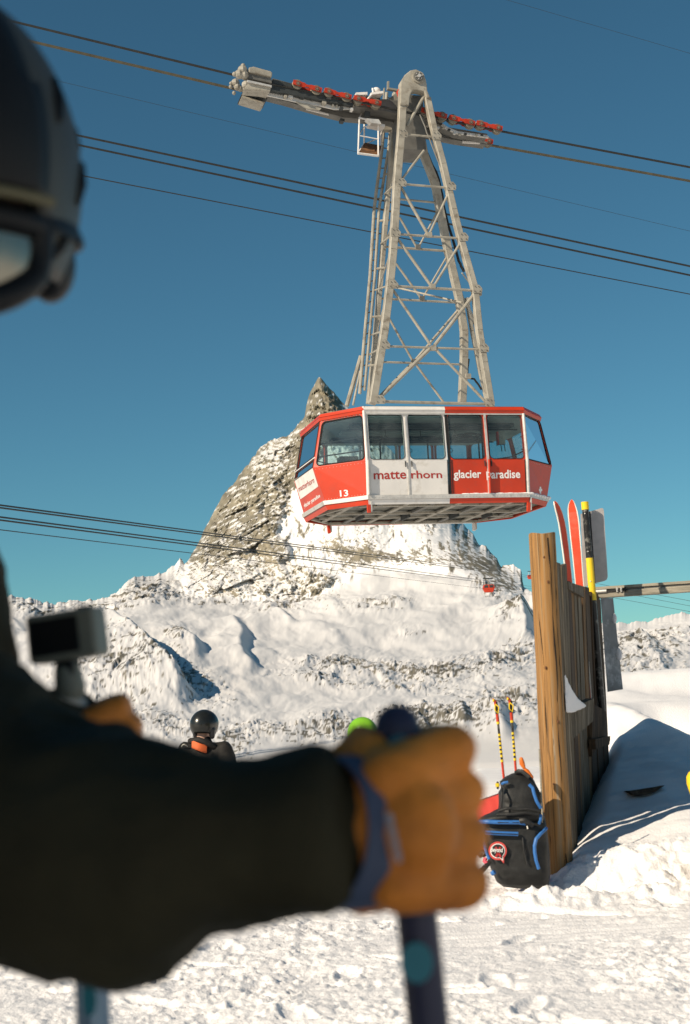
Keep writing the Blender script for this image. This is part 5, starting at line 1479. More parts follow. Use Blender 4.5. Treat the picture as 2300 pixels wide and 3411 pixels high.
def loft(rows, D, name, mt, parent, ns=28, wr=0.006, seed=5, back=0.5):
    V, F = [], []
    R3 = []
    # resample rows
    rows2 = []
    for i in range(len(rows) - 1):
        for k in range(5):
            t = k / 5
            rows2.append(tuple((lerp(np.array(rows[i][j]), np.array(rows[i + 1][j]), t)) for j in range(3)))
    rows2.append(tuple(np.array(q) for q in rows[-1]))
    for i, (a, b, dep) in enumerate(rows2):
        pa, pb = pt(*Z6(*a), D), pt(*Z6(*b), D)
        c = (pa + pb) / 2; hx = (pb - pa) / 2
        for k in range(ns):
            t = 2 * math.pi * k / ns
            cx, sx = math.cos(t), math.sin(t)
            e = 0.55
            X_ = math.copysign(abs(cx) ** e, cx); Y_ = math.copysign(abs(sx) ** e, sx)
            p = c + hx * X_ + np.array([0, dep * (Y_ if Y_ < 0 else Y_ * back * 2), 0])
            w = wr * float(fbm(p[0] * 14, p[2] * 14 + p[0] * 5, seed, 4, seed=321 + seed))
            p = p + np.array([0, w * 1.5, w * .6])
            V.append(p)
    n = len(rows2)
    for i in range(n - 1):
        for k in range(ns):
            l = (k + 1) % ns
            F.append((i * ns + k, i * ns + l, (i + 1) * ns + l, (i + 1) * ns + k))
    F.append(tuple(range(ns))); F.append(tuple((n - 1) * ns + k for k in range(ns)))
    return MB().add(V, F).build(name, mt, parent, smooth=True)
lw = loft(LOW, DB, 'lower_compartment', BKF, pack, wr=0.010, seed=3)
up_ = loft(UPP, DB + 0.03, 'upper_compartment', BKF, pack, wr=0.013, seed=6)
def zf(x, y, dep): return pt(*Z6(x, y), DB - dep)
def zline(pts, r, name, mt, parent=pack, dep=.16):
    P = [zf(x, y, d if d is not None else dep) for x, y, d in pts]
    Q = []
    for i in range(len(P) - 1):
        for k in range(4):
            Q.append(lerp(P[i], P[i + 1], k / 4))
    Q.append(P[-1])
    return MB().tube(Q, r, 8, sq=(1, 1)).build(name, mt, parent, smooth=True)
zline([(205, 1062, .12), (330, 1062, .17), (500, 1070, .175), (680, 1072, .175), (800, 1072, .172), (900, 1090, .168)], 0.0125, 'zip', BLU)
zline([(205, 1066, .137), (500, 1074, .186), (800, 1076, .183)], 0.003, 'zip_teeth', MT['black'])
zline([(300, 1222, .172), (500, 1236, .178), (790, 1246, .176)], 0.0125, 'zip', BLU)
zline([(300, 1226, .184), (500, 1240, .19), (790, 1250, .188)], 0.003, 'zip_teeth', MT['black'])
zline([(262, 1180, .12), (265, 1290, .13), (290, 1400, .14), (320, 1520, .145), (360, 1620, .15)], 0.009, 'piping', BLU)
zline([(1215, 1160, .10), (1130, 1240, .155), (1060, 1320, .172), (1036, 1420, .176), (1040, 1520, .176), (1060, 1640, .174), (1100, 1765, .168)], 0.0105, 'piping', BLU)
zline([(955, 505, .10), (1010, 560, .105), (1035, 660, .115), (1070, 760, .12), (1130, 860, .11)], 0.0105, 'piping', BLU)
zline([(1130, 960, .12), (1125, 1040, .14), (1105, 1090, .16)], 0.009, 'piping', BLU)
zline([(550, 500, .09), (580, 480, .10), (640, 470, .10)], 0.008, 'piping', BLU)
zline([(400, 1840, .14), (440, 1810, .15)], 0.014, 'piping', BLU)
zline([(545, 560, .10), (555, 640, .13), (545, 760, .135), (540, 860, .135)], 0.006, 'seam', MT['black'])
zline([(500, 900, .14), (640, 860, .15), (800, 880, .15), (960, 870, .15), (1110, 905, .14)], 0.009, 'fold', BKF)
zline([(470, 960, .14), (700, 950, .155), (900, 930, .155), (1100, 950, .14)], 0.011, 'fold', BKF)
zline([(860, 1300, .165), (880, 1500, .17), (930, 1700, .165)], 0.006, 'fold', BKF)
zline([(760, 330, .03), (790, 310, .05), (850, 312, .06), (900, 350, .07), (960, 400, .08)], 0.013, 'carry_loop', BKF)
zline([(820, 1050, .18), (880, 1040, .19), (960, 1080, .185), (1000, 1110, .17)], 0.017, 'buckle_strap', BKF)
zline([(925, 1125, .19), (935, 1170, .19)], 0.004, 'buckle_tab', SKI_W)
MB().box(zf(480, 515, .11), (.022, .02, .022)).build('yellow_toggle', YEL, pack, bevel=.004)
zline([(480, 470, .10), (500, 510, .11), (485, 570, .10)], 0.007, 'cord_end', BKF)
# shoulder strap trailing on the snow
m = MB().tube([zf(370, 1640, .05), zf(320, 1720, .08), zf(240, 1800, .12), zf(160, 1890, .14), zf(90, 1960, .15)], [.016, .022, .026, .026, .02], 8, sq=(1, .4))
m.build('hip_belt', BKF, pack, smooth=True)
zline([(310, 1600, .05), (290, 1650, .05), (330, 1690, .06)], 0.012, 'strap_loop', mat('pink_strap', (0.6, 0.08, 0.12), 0.6))
zline([(210, 1560, .02), (270, 1530, .03), (300, 1560, .04)], 0.02, 'strap_end', BKF)
# badge
bdc = (500, 1508)
def badge(rx, ry, dep, mt, name, tail):
    P = []
    for k in range(40):
        a = 2 * math.pi * k / 40
        x, y = bdc[0] - 14 + rx * math.cos(a), bdc[1] - 10 + ry * math.sin(a)
        if 50 < math.degrees(a) < 66: x, y = bdc[0] + tail[0], bdc[1] + tail[1]
        P.append(zf(x, y, dep))
    MB().prism(P, [p + np.array([0, .002, 0]) for p in P][:]).build(name, mt, pack)
badge(136, 138, .176, mat('badge_red', (0.60, 0.07, 0.06), 0.6), 'badge', (80, 178))
badge(110, 110, .1785, WT, 'badge_ring', (66, 142))
badge(97, 97, .181, BKF, 'badge_field', (50, 110))
RX = mat('badge_cross_red', (0.45, 0.03, 0.03), 0.6)
for a, b in (((455, 1440), (530, 1590)), ((525, 1440), (460, 1590))):
    MB().beam(zf(*a, .1835), zf(*b, .1835), 0.012, 0.0015, side=(0, 1, 0)).build('badge_cross', RX, pack)
text_mesh('lettering', 'Beyond', WT, [zf(384, 1530, .1865), zf(560, 1542, .1865), zf(562, 1450, .1865), zf(386, 1446, .1865)], pack, 0.02, 0.0)

# red jacket or mat lying behind the pack
REDF = mat('red_fabric', (0.60, 0.06, 0.045), 0.7, var=0.12, scale=6, bump=0.006, bscale=8)
rows = [((60, 820), (520, 655)), ((70, 860), (540, 720)), ((110, 1000), (560, 900)), ((140, 1200), (560, 1100)), ((150, 1450), (560, 1400)), ((170, 1560), (500, 1560))]
G_ = []
for k, (a, b) in enumerate(rows):
    row = []
    for u in np.linspace(-0.2, 1, 16):
        p = lerp(np.array(a, float), np.array(b, float), u)
        d = DB + 0.32 - 0.05 * k + 0.025 * float(fbm(p[0] / 120, p[1] / 160, 0.3, 3, seed=331))
        row.append(pt(*Z6(*p), d))
    G_.append(row)
G_ = np.array(G_)
o = link_grid('red_bag', np.concatenate([G_, G_[::-1] + np.array([0, .10, 0]), G_[:1]]), REDF, at=pt(1620, 2850, DB + .2))
tag(o, 'red fabric bag slumped on the snow behind the black backpack', 'bag')

# slim race poles planted behind the pack
def race_pole(pts, label, lean):
    D = 9.35
    (x0, y0), (x1, y1) = pts
    f = lambda y: pt(x0 + (x1 - x0) * (y - y0) / (y1 - y0), y, D)
    o = thing('ski_pole', f(2905), label, 'ski pole', 'slim red and black ski poles behind the backpack')
    px = D / FPX
    def seg(ya, yb, r, mt, nm): return MB().tube([f(yb), f(ya)], r * px, 10).build(nm, mt, o, smooth=True)
    REDP = MT['red']
    seg(y0 + 4, y0 + 44, 5.6, BLK, 'grip'); seg(y0 + 44, y0 + 70, 5.2, REDP, 'grip_collar'); seg(y0 + 70, y0 + 78, 5.4, YEL, 'yellow_band')
    seg(y0 + 78, y0 + 196, 3.9, BLK, 'shaft'); seg(y0 + 196, y0 + 204, 4.8, YEL, 'yellow_band'); seg(y0 + 204, 2905, 4.1, REDP, 'lower_shaft')
    for k in range(6):
        ya = y0 + 110 + k * 14
        MB().tube([f(ya), f(ya + 8)], 4.2 * px, 8).build('yellow_mark', YEL, o)
    t = f(y0 + 6)
    MB().caps([t + np.array([-.018, -.006, .022]), t + np.array([-.004, 0, .006]), t + np.array([0, 0, -.02])], [.006, .011, .011], 10).build('grip_head', REDP, o, smooth=True)
    MB().ball(t + np.array([-.016, -.01, .014]), (.007, .007, .010), 8, 6).build('grip_cap', YEL, o, smooth=True)
    l = [t + np.array([-.004, -.008, -.01]), t + np.array([.016, -.02, -.03]), t + np.array([.008, -.022, -.07]), t + np.array([-.010, -.015, -.05]), t + np.array([-.008, -.008, -.015])]
    MB().tube(l, .004, 6).build('wrist_strap', YEL, o, smooth=True)
    return o
race_pole(((1652, 2334), (1679, 2592)), 'left slim ski pole, nearer the glove, behind the black backpack', 0)
race_pole(((1700, 2329), (1721, 2592)), 'right slim ski pole, nearer the wooden post, behind the black backpack', 0)
# orange handle
ORG = mat('orange_plastic', (0.72, 0.17, 0.02), 0.45, var=0.15, scale=20)
hp_ = [zf(838, 130, -.08), zf(850, 190, -.08), zf(882, 262, -.08)]
oh = thing('orange_handle', zf(980, 420, -.08), 'bright orange knotted handle sticking out behind the top of the backpack', 'handle')
MB().caps(hp_, [.013, .017, .010], 12).build('grip', ORG, oh, smooth=True)
MB().caps([zf(890, 275, -.08), zf(925, 310, -.08), zf(985, 400, -.08)], [.009, .014, .015], 12).build('sleeve', ORG, oh, smooth=True)
# thin rod beside the post
tr = MB().tube([zf(1130, 1890, .10), zf(1150, 900, .08), zf(1125, 300, .05), zf(1108, -20, .05)], .0055, 8).build('rod', GRW, None, smooth=True, at=zf(1130, 1890, .1))
tag(tr, 'thin grey rod leaning beside the wooden post', 'rod')
# yellow pad poking in at the edge
YB = mat('yellow_foam', (0.80, 0.50, 0.02), 0.6, var=0.08)
m = MB(); m.caps([pt(2326, 2600, 8.7), pt(2372, 2720, 8.7), pt(2470, 2960, 8.7)], [.072, .08, .085], 16)
yb = m.build('yellow_pad', YB, None, smooth=True, at=pt(2470, 2960, 8.7)); tag(yb, 'yellow padded roll leaning in from the right edge by the drift', 'pad')
# dark prism standing in for the shade inside a slit hole in the drift
hb = [pt(2096, 2634, 10.55), pt(2150, 2630, 10.6), pt(2215, 2616, 10.65), pt(2180, 2640, 10.55), pt(2150, 2648, 10.52), pt(2112, 2648, 10.5)]
bo = MB().prism(hb, [p + np.array([0, .25, -.02]) for p in hb]).build('drift_slit', W_DARK, None, at=hb[0]); tag(bo, 'thin dark slit in the drift, its shade made as a dark block', 'board')
# ------------------------------------------------------------------ people
SKIN = mat('skin', (0.50, 0.30, 0.22), 0.55, var=0.06, scale=20)
JKT = mat('black_ski_jacket', (0.034, 0.029, 0.015), 0.8, var=0.3, scale=9, bump=0.0015, bscale=160, spec=0.15)
TRS = mat('black_ski_trousers', (0.016, 0.016, 0.017), 0.8, var=0.3, spec=0.15)
LEA = mat('orange_leather', (0.74, 0.24, 0.032), 0.6, var=0.22, scale=16, bump=0.0012, bscale=120, spec=0.25, dirt=(0.34, 0.095, 0.016), dscale=12, damt=0.5)
STRAPB = mat('slate_blue_strap', (0.060, 0.078, 0.13), 0.7, var=0.15, scale=20)
HELG = mat('dark_grey_helmet_shell', (0.055, 0.057, 0.050), 0.5, var=0.1, scale=10, spec=0.3)
HELB = mat('black_helmet_front', (0.009, 0.009, 0.009), 0.5, var=0.15, spec=0.25)
BOOT = mat('black_boot_plastic', (0.02, 0.02, 0.022), 0.35, var=0.15)
POLEB = mat('dark_blue_pole', (0.030, 0.032, 0.065), 0.45, var=0.12, scale=10, spec=0.35)
TEAL = mat('teal_marking', (0.02, 0.19, 0.24), 0.5, var=0.1)
LENS = mat('mirror_goggle_lens', (0.30, 0.28, 0.225), 0.2, 0.85, var=0.05)

def unit_basis(fwd, up=(0, 0, 1)):
    f = nrm(fwd); r = nrm(np.cross(f, up)); u = np.cross(r, f)
    return r, f, u            # right hand side of the person, forward, up

def wrinkle(amp, s, seed):
    def f(V):
        a = ridged(V[:, 0] * s, V[:, 1] * s, V[:, 2] * s, o=3, gain=0.5, seed=seed)
        b = fbm(V[:, 0] * s * .5, V[:, 1] * s * .5, V[:, 2] * s * .5, o=2, seed=seed + 9)
        return amp * (a - 0.2) + amp * 1.2 * b
    return f

def head_mesh(c, R, F, U, s=1.0, nk=(0, 0)):
    """head with nose, brow, lips, chin and ears; c = centre of the skull"""
    m = MB()
    T = lambda x, y, z: c + (R * x + F * y + U * z) * s
    m.ball(T(0, -.01, .025), np.array([.076, .095, .10]) * s, 20, 14, np.stack([R, F, U], 1))
    m.ball(T(0, .03, -.055), np.array([.060, .065, .065]) * s, 16, 12, np.stack([R, F, U], 1))
    m.caps([T(0, .092, .01), T(0, .108, -.022)], [.009 * s, .014 * s], 10)
    m.caps([T(-.02, .088, -.058), T(.02, .088, -.058)], .009 * s, 8)
    m.caps([T(-.02, .086, -.072), T(.02, .086, -.072)], .009 * s, 8)
    m.ball(T(0, .078, -.10), .022 * s, 10, 8)
    m.caps([T(-.045, .078, .025), T(.045, .078, .025)], .012 * s, 8)
    for k in (-1, 1):
        m.ball(T(k * .034, .078, .006), .013 * s, 10, 8)
        m.caps([T(k * .078, -.01, .02), T(k * .078, -.012, -.03)], .012 * s, 8)
    m.caps([T(nk[0] * .4, -.03, -.05), T(nk[0], -.045, -.17)], [.056 * s, .060 * s], 14)
    return m

def fist_mesh(o, E, N, Z, s=1.0, thumb=True):
    """a gloved hand closed round a pole. E = from wrist to knuckles, N = from the back of the hand to the fingers, Z = up along the pole"""
    m = MB()
    T = lambda e, n, z: o + (E * e + N * n + Z * z) * s
    for k, (z, l) in enumerate(((.046, .96), (.0155, 1.05), (-.0155, 1.0), (-.046, .88))):
        kn = T(.060 * l, -.012, z)
        m.caps([T(-.012, -.002, z * .72), kn], [.020 * s, .0185 * s], 12)
        p1 = T(.082 * l, .012, z * 1.02)
        m.caps([kn, p1], [.0185 * s, .0170 * s], 12)
        p2 = T(.058 * l, .050, z * 1.02)
        m.caps([p1, p2], [.0170 * s, .0155 * s], 12)
        m.caps([p2, T(.012, .047, z)], [.0155 * s, .0145 * s], 12)
    m.ball(T(.018, .004, 0), np.array([.046, .022, .055]) * s, 16, 10, np.stack([E, N, Z], 1))
    # thumb leaves the side of the palm near its base and closes across the pole
    m.caps([T(.000, .018, .032), T(.012, .028, .046)], [.020 * s, .0185 * s], 12)
    m.caps([T(.012, .028, .046), T(.032, .044, .052)], [.0185 * s, .017 * s], 12)
    m.caps([T(.032, .044, .052), T(.056, .058, .040)], [.0185 * s, .0155 * s], 12)
    return m

# ---- the skier close by on the left
def P1(x, y, D): return pt(x, y, D)
HC = P1(-246, 598, 1.12)
near = thing('person', pt(-520, 3411, 1.36) * np.array([1, 1, 0]), 'blurred skier close by in a black jacket and dark helmet, gripping a ski pole', 'person')
hr, hf, hu = unit_basis(np.array([0.21, -1.0, -0.14]))
body = head_mesh(HC, hr, hf, hu, 1.0, (.13, 0))
SH = P1(-330, 2420, 1.18)                   # near shoulder
EL = P1(300, 2835, 1.02)                    # elbow
WR = P1(1165, 2748, 0.995)                  # wrist
SH2 = P1(-620, 2330, 1.50); EL2 = P1(-260, 2900, 1.56); WR2 = P1(180, 2640, 1.40)
HIP = pt(-720, 3411, 1.34); HIP[2] = 0.92
neck = HC + np.array([-.17, .05, -.20])
chest = P1(-440, 2330, 1.32)
K1, K2 = HIP + np.array([-.02, -.12, -.44]), HIP + np.array([.06, .14, -.44])
A_1, A_2 = np.array([K1[0] - .02, K1[1] + .02, .10]), np.array([K2[0] + .02, K2[1] + .05, .10])
body.caps([neck, chest, HIP], [.055, .12, .13], 16)
body.caps([SH, EL], [.055, .042], 12); body.caps([EL, WR], [.042, .030], 12)
body.caps([SH2, EL2], [.055, .042], 12); body.caps([EL2, WR2], [.042, .030], 12)
body.caps([SH, neck + (chest - neck) * .45, SH2], [.06, .08, .06], 12)
for k_, a_, o_ in ((K1, A_1, -.09), (K2, A_2, .09)):
    h_ = HIP + np.array([0, o_, 0])
    body.caps([h_, k_], [.085, .06], 12); body.caps([k_, a_], [.058, .042], 12)
V, F = remesh(body, 0.009, 4); link_mesh('body', V, F, SKIN, near, smooth=True)
# jacket: torso, collar and two padded sleeves as one surface
j = MB()
j.caps([P1(-520, 1420, 1.24), P1(-450, 1760, 1.27), P1(-440, 2050, 1.29), P1(-430, 2350, 1.31), P1(-540, 2900, 1.33), HIP + np.array([0, 0, -.05])], [.066, .106, .128, .138, .142, .150], 22)
j.caps([P1(-330, 2430, 1.20), P1(-60, 2640, 1.10), P1(150, 2800, 1.045), P1(300, 2840, 1.025)], [.100, .092, .087, .083], 22)
j.caps([P1(300, 2840, 1.025), P1(520, 2812, 1.01), P1(760, 2798, 1.0), P1(960, 2775, .995), P1(1090, 2766, .993), P1(1135, 2764, .993)], [.083, .0685, .060, .0530, .0490, .034], 22)
j.caps([SH2, EL2, WR2], [.10, .075, .05], 18)
j.caps([P1(-470, 2250, 1.30), SH2], [.11, .10], 14)
def sleeve_fold(V):
    a = wrinkle(0.013, 8, 401)(V)
    # ring folds where the sleeve bunches
    d = nrm(WR - EL); t = (V - EL) @ d
    rings = 0.006 * np.sin(t * 52 + 3 * fbm(V[:, 0] * 6, V[:, 1] * 6, V[:, 2] * 6, 2, seed=405)) * ((t > -.05) & (t < .28))
    return a + rings
V, F = remesh(j, 0.0075, 4, sleeve_fold); jk = link_mesh('jacket', V, F, JKT, near, smooth=True)
# trousers and boots
t_ = MB()
for k_, a_, o_ in ((K1, A_1, -.09), (K2, A_2, .09)):
    h_ = HIP + np.array([0, o_, .02])
    t_.caps([h_, k_, a_ + np.array([0, 0, .12])], [.115, .095, .10], 16)
t_.caps([HIP + np.array([0, -.08, .04]), HIP + np.array([0, .08, .04])], .13, 14)
V, F = remesh(t_, 0.014, 4, wrinkle(.006, 8, 411)); link_mesh('trousers', V, F, TRS, near, smooth=True)
for a_ in (A_1, A_2):
    b = MB().caps([a_ + np.array([0, 0, .16]), a_ + np.array([.01, 0, -.02])], [.075, .065], 14)
    b.caps([a_ + np.array([-.06, 0, -.045]), a_ + np.array([.17, -.02, -.055])], [.055, .045], 14)
    V, F = remesh(b, 0.012, 3); link_mesh('boot', V, F, BOOT, near, smooth=True)
# helmet
hel = thing  # (the helmet belongs to the person and is built as a part)
def hp(x, y, z): return HC + hr * x + hf * y + hu * z
def shell(ax_, keep, name, mt, th, n=64, m_=44):
    V, F = [], []
    for i in range(m_ + 1):
        t = math.pi * i / m_
        for k in range(n):
            p = 2 * math.pi * k / n
            V.append(np.array([math.sin(t) * math.cos(p), math.sin(t) * math.sin(p), math.cos(t)]))
    for i in range(m_):
        for k in range(n):
            l = (k + 1) % n
            q = (i * n + k, i * n + l, (i + 1) * n + l, (i + 1) * n + k)
            c = sum(V[a] for a in q) / 4
            if keep(c): F.append(q)
    o = link_mesh(name, [hp(*(v * ax_)) for v in V], F, mt, near, smooth=True)
    bm = bmesh.new(); bm.from_mesh(o.data)
    bmesh.ops.remove_doubles(bm, verts=bm.verts, dist=1e-5)
    bmesh.ops.delete(bm, geom=[v for v in bm.verts if not v.link_faces], context='VERTS')
    bmesh.ops.recalc_face_normals(bm, faces=bm.faces)
    bm.to_mesh(o.data); bm.free()
    o.data.polygons.foreach_set('use_smooth', [True] * len(o.data.polygons))
    sm = o.modifiers.new('thickness', 'SOLIDIFY'); sm.thickness = th; sm.offset = -1
    return o
HA = np.array([.126, .150, .158])
azf = lambda c: math.degrees(math.atan2(c[0], c[1]))       # 0 = straight ahead
shell(HA, lambda c: c[2] > (-.54 if abs(azf(c)) > 50 else -.22), 'helmet', HELG, .016)
shell(HA * 1.022, lambda c: abs(azf(c)) < 48 - 10 * max(0, c[2] - .3) and -.19 < c[2] < .97, 'helmet_front_panel', HELB, .006)
br = []
for a in np.radians(np.linspace(-50, 50, 15)):
    br.append(hp(math.sin(a) * HA[0] * 1.035, math.cos(a) * HA[1] * 1.035, -.036))
MB().tube(br, .0045, 8).build('brim_edge', mat('olive_edge', (0.14, 0.12, 0.06), 0.6), near, smooth=True)
for a, z, l in ((-63, .052, .034), (-78, -.006, .032), (-66, -.062, .018), (-100, .05, .03), (-112, -.01, .03)):
    P = []
    for q in (-1, 0, 1):
        aa, zz = math.radians(a - q * 3), z + q * l / 2
        k = math.sqrt(max(0, 1 - (zz / HA[2]) ** 2)) * 1.0
        P.append(hp(math.sin(aa) * HA[0] * k, math.cos(aa) * HA[1] * k, zz))
    MB().caps(P, [.004, .0062, .004], 8).build('vent', HELB, near, smooth=True)
for k_ in (-1, 1):
    MB().ball(hp(k_ * .098, -.012, -.062), (.022, .034, .036), 14, 10).build('ear_pad', HELB, near, smooth=True)
# goggles
def gog(a, z, s=1.0): return hp(math.sin(a) * .118 * s, math.cos(a) * .138 * s - .006, z)
G_ = []
AZ = np.radians(np.linspace(-47, 46, 25))
for zt in np.linspace(-1, 1, 13):
    row = []
    for a in AZ:
        e = abs(a) / math.radians(47)
        top_, bot_ = -.050 - .004 * e, -.118 + .026 * e ** 3
        row.append(gog(a, top_ + (bot_ - top_) * (zt + 1) / 2, 1.02 - .012 * zt * zt))
    G_.append(row)
link_grid('goggle_lens', np.array(G_), LENS, near)
loop = [gog(a, -.048 - .004 * abs(a) / .82, 1.0) for a in AZ]
for zt in (-.055, -.075): loop.append(gog(math.radians(48.5), zt, 1.0))
loop += [gog(a, -.120 + .028 * (abs(a) / .82) ** 3, 1.0) for a in AZ[::-1]]
for zt in (-.075, -.055): loop.append(gog(math.radians(-49.5), zt, 1.0))
MB().tube(loop, .0115, 10, closed=True, cap=False).build('goggle_frame', HELB, near, smooth=True)
sp = [gog(math.radians(48), -.062, 1.02)]
for a in range(55, 310, 12):
    aa = math.radians(a); zz_ = -.055 + .02 * math.sin(aa / 2); kk_ = math.sqrt(1 - (zz_ / HA[2]) ** 2) * .99
    sp.append(hp(math.sin(aa) * HA[0] * kk_, math.cos(aa) * HA[1] * kk_, zz_))
sp.append(gog(math.radians(-49), -.062, 1.02))
MB().tube(sp, .013, 8, sq=(.25, 1)).build('goggle_strap', HELB, near, smooth=True)
MB().caps([hp(.07, -.01, -.115), HC + np.array([-.15, .03, -.20]), neck + np.array([0, .02, -.05])], [.060, .062, .07], 18).build('neck_warmer', TRS, near, smooth=True)

# near glove, closed on its pole
ptop, pbot = P1(1318, 2372, 1.03), P1(1428, 3411, 1.03)
Zp = nrm(ptop - pbot)
GP = P1(1362, 2738, 1.03)                  # where the pole runs through the fist
def turned(a): return nrm(np.array([math.cos(a), math.sin(a), 0]))
Ep = turned(math.radians(55)); Ep = nrm(Ep - Zp * np.dot(Ep, Zp)); Np = nrm(np.cross(Ep, Zp)); Np = Np if Np[1] > 0 else -Np
GS = 1.02
GO = GP - Ep * (.034 * GS) - Np * (.018 * GS) - CR * .003
g = fist_mesh(GO, Ep, Np, Zp, GS)
g.ball(GO + Ep * .050 - Np * .006, np.array([.026, .016, .052]), 16, 12, np.stack([Ep, Np, Zp], 1))   # leather stretched across the knuckles
def gl(V): return wrinkle(0.0020, 26, 421)(V)
g.caps([GO + Ep * .000, P1(1245, 2762, 1.0), P1(1215, 2765, 0.998)], [.040, .0415, .041], 18)
V, F = remesh(g, 0.0032, 9, gl); link_mesh('glove', V, F, LEA, near, smooth=True)
# stitched seam and the pole strap round the cuff
def around(c, axis, r0_, r1_, n=26, a0=0, a1=360, tilt=0.0):
    x = nrm(np.cross(axis, (0, 1, 0))); y = np.cross(axis, x)
    return [c + x * (r0_ * math.cos(t)) + y * (r1_ * math.sin(t)) + axis * (tilt * math.cos(t)) for t in np.radians(np.linspace(a0, a1, n))]
cuffc = P1(1165, 2772, 0.998)
sa = nrm(np.array([.80, .60, 0]) - CU * .12)
ring = []
for w in np.linspace(-.021, .026, 7):
    ring.append(around(cuffc + sa * w, sa, .0525 - 6 * w * w, .0505 - 6 * w * w, 41))
ring = np.array(ring)
RB = np.concatenate([ring, (ring[::-1] - cuffc) * .95 + cuffc, ring[:1]])
stp = link_grid('pole_strap', RB, STRAPB, near)
yy_ = [P1(1318 - (2860 - y) * .30 - 4, y, .9445) for y in (2720, 2760, 2800, 2840, 2868)]
LOGO = mat('pale_strap_print', (0.32, 0.36, 0.42), 0.7)
lg_ = MB()
for i, y in enumerate(np.linspace(2712, 2868, 13)):
    t = (y - 2712) / 156
    c = P1(1296 + 34 * t, y, 0.9455 + .006 * abs(t - .5))
    lg_.box(c, (.0050 if i % 3 else .0035, .0012, .0018), np.stack([nrm(CR + CU * .2), np.array([0, 1.0, 0]), CU], 1))
ob = lg_.build('strap_print', LOGO, near); tag(ob, None, None, None, 'stuff')

def ski_pole(top, bot, r, name_label, with_mark):
    d = nrm(bot - top)
    L = (top[2] - 0.0) / -d[2]
    end = top + d * L
    o = thing('ski_pole', end, name_label, 'ski pole')
    MB().caps([top + d * .012, top + d * .05, top + d * .16], [r * 1.12, r * .96, r * .92], 18).build('grip', POLEB, o, smooth=True)
    MB().tube([top + d * .15, top + d * .30, end - d * .10], [r * .93, r * .93, r * .55], 18).build('shaft', POLEB, o, smooth=True)
    MB().tube([end - d * .12, end - d * .09, end - d * .085], [.012, .05, .048], 18).build('basket', BOOT, o, smooth=True)
    MB().tube([end - d * .11, end + d * .02], [.006, .002], 8).build('tip', A_, o)
    return o, d
o, d = ski_pole(ptop, pbot, 0.0158, 'dark blue ski pole gripped in the orange glove in front', True)
def disc(c, n, r0_, r1_, mt, name, parent):
    x = nrm(np.cross(n, (0, 0, 1))); y = np.cross(n, x)
    P = [c + x * r0_ * math.cos(t) + y * r1_ * math.sin(t) for t in np.linspace(0, 2 * math.pi, 21)[:-1]]
    return MB().prism([p + n * .0015 for p in P], P).build(name, mt, parent, bevel=.0006)
cc = ptop + Zp * -.172 - np.array([0, .0152, 0]) - CR * .004
disc(cc, np.array([0, -1.0, 0]), .0115, .014, TEAL, 'grip_mark', o)
cc = ptop + Zp * -.030 - np.array([0, .0172, 0])
disc(cc, np.array([0, -1.0, 0]), .012, .014, TEAL, 'grip_mark', o)
# second pole hanging from the other wrist
PB2 = mat('pale_blue_pole', (0.16, 0.26, 0.36), 0.25, 0.35, var=0.08, spec=0.6)
o2, d2 = ski_pole(P1(292, 2960, 1.14), P1(314, 3411, 1.14), 0.0140, 'pale blue ski pole hanging below the black sleeve on the left', False)
for ch in o2.children:
    if ch.name.startswith(('grip', 'shaft')): ch.data.materials.clear(); ch.data.materials.append(PB2)
disc(P1(300, 3330, 1.125), np.array([-.25, -1.0, 0]), .006, .012, TEAL, 'grip_mark', o2)

# far hand with the action camera
E2 = nrm(CR * .75 + np.array([0, .55, -.30])); Z2 = nrm(np.array([-.28, -.1, 1.0])); E2 = nrm(E2 - Z2 * np.dot(E2, Z2)); N2 = nrm(np.cross(E2, Z2)); N2 = N2 if N2[1] > 0 else -N2
HG = P1(255, 2520, 1.37)
g = fist_mesh(HG - N2 * .02, E2, N2, Z2, .70)
V, F = remesh(g, 0.0045, 3, gl); link_mesh('glove', V, F, LEA, near, smooth=True)
j2 = MB().caps([WR2, P1(190, 2470, 1.38)], [.05, .055], 16)
V, F = remesh(j2, .008, 2, wrinkle(.004, 14, 431)); link_mesh('cuff', V, F, JKT, near, smooth=True)
GC = P1(226, 2118, 1.36)
gx = nrm(CR * math.cos(math.radians(8)) + CU * math.sin(math.radians(8))); gy = nrm(np.array([.22, 1.0, 0])); gx = nrm(gx - gy * np.dot(gx, gy)); gz = np.cross(gx, gy)
Rg = np.stack([gx, gy, gz], 1)
GCASE = mat('grey_camera_case', (0.20, 0.20, 0.155), 0.5, var=0.1, scale=30)
ac = thing('action_camera', GC - gz * .03, 'small black action camera held up by the out of focus skier, screen towards us', 'camera')
MB().box(GC, (.070, .034, .047), Rg).build('case', GCASE, ac, bevel=.006, seg=3)
MB().box(GC - gy * .0172 - gx * .006, (.049, .002, .034), Rg).build('screen', HELB, ac, bevel=.0008)
MB().tube([GC + gy * .017 + gx * .018 + gz * .008, GC + gy * .026 + gx * .018 + gz * .008], .012, 16).build('lens', HELB, ac)
MB().box(GC + gz * .0245 + gx * .02, (.014, .012, .003), Rg).build('shutter_button', HELB, ac, bevel=.001)
MB().box(GC - gz * .031 - gx * .003, (.018, .022, .018), Rg).build('mount_joint', HELB, ac, bevel=.003)
MB().caps([GC - gz * .034 - gx * .004, GC - gz * .05 - gx * .003], [.013, .015], 12).build('mount_neck', GCASE, ac, smooth=True)
MB().caps([GC - gz * .058 - gx * .006, P1(292, 2420, 1.37)], [.0125, .012], 14).build('grip_stick', mat('pale_grip', (0.42, 0.40, 0.35), 0.5), ac, smooth=True)

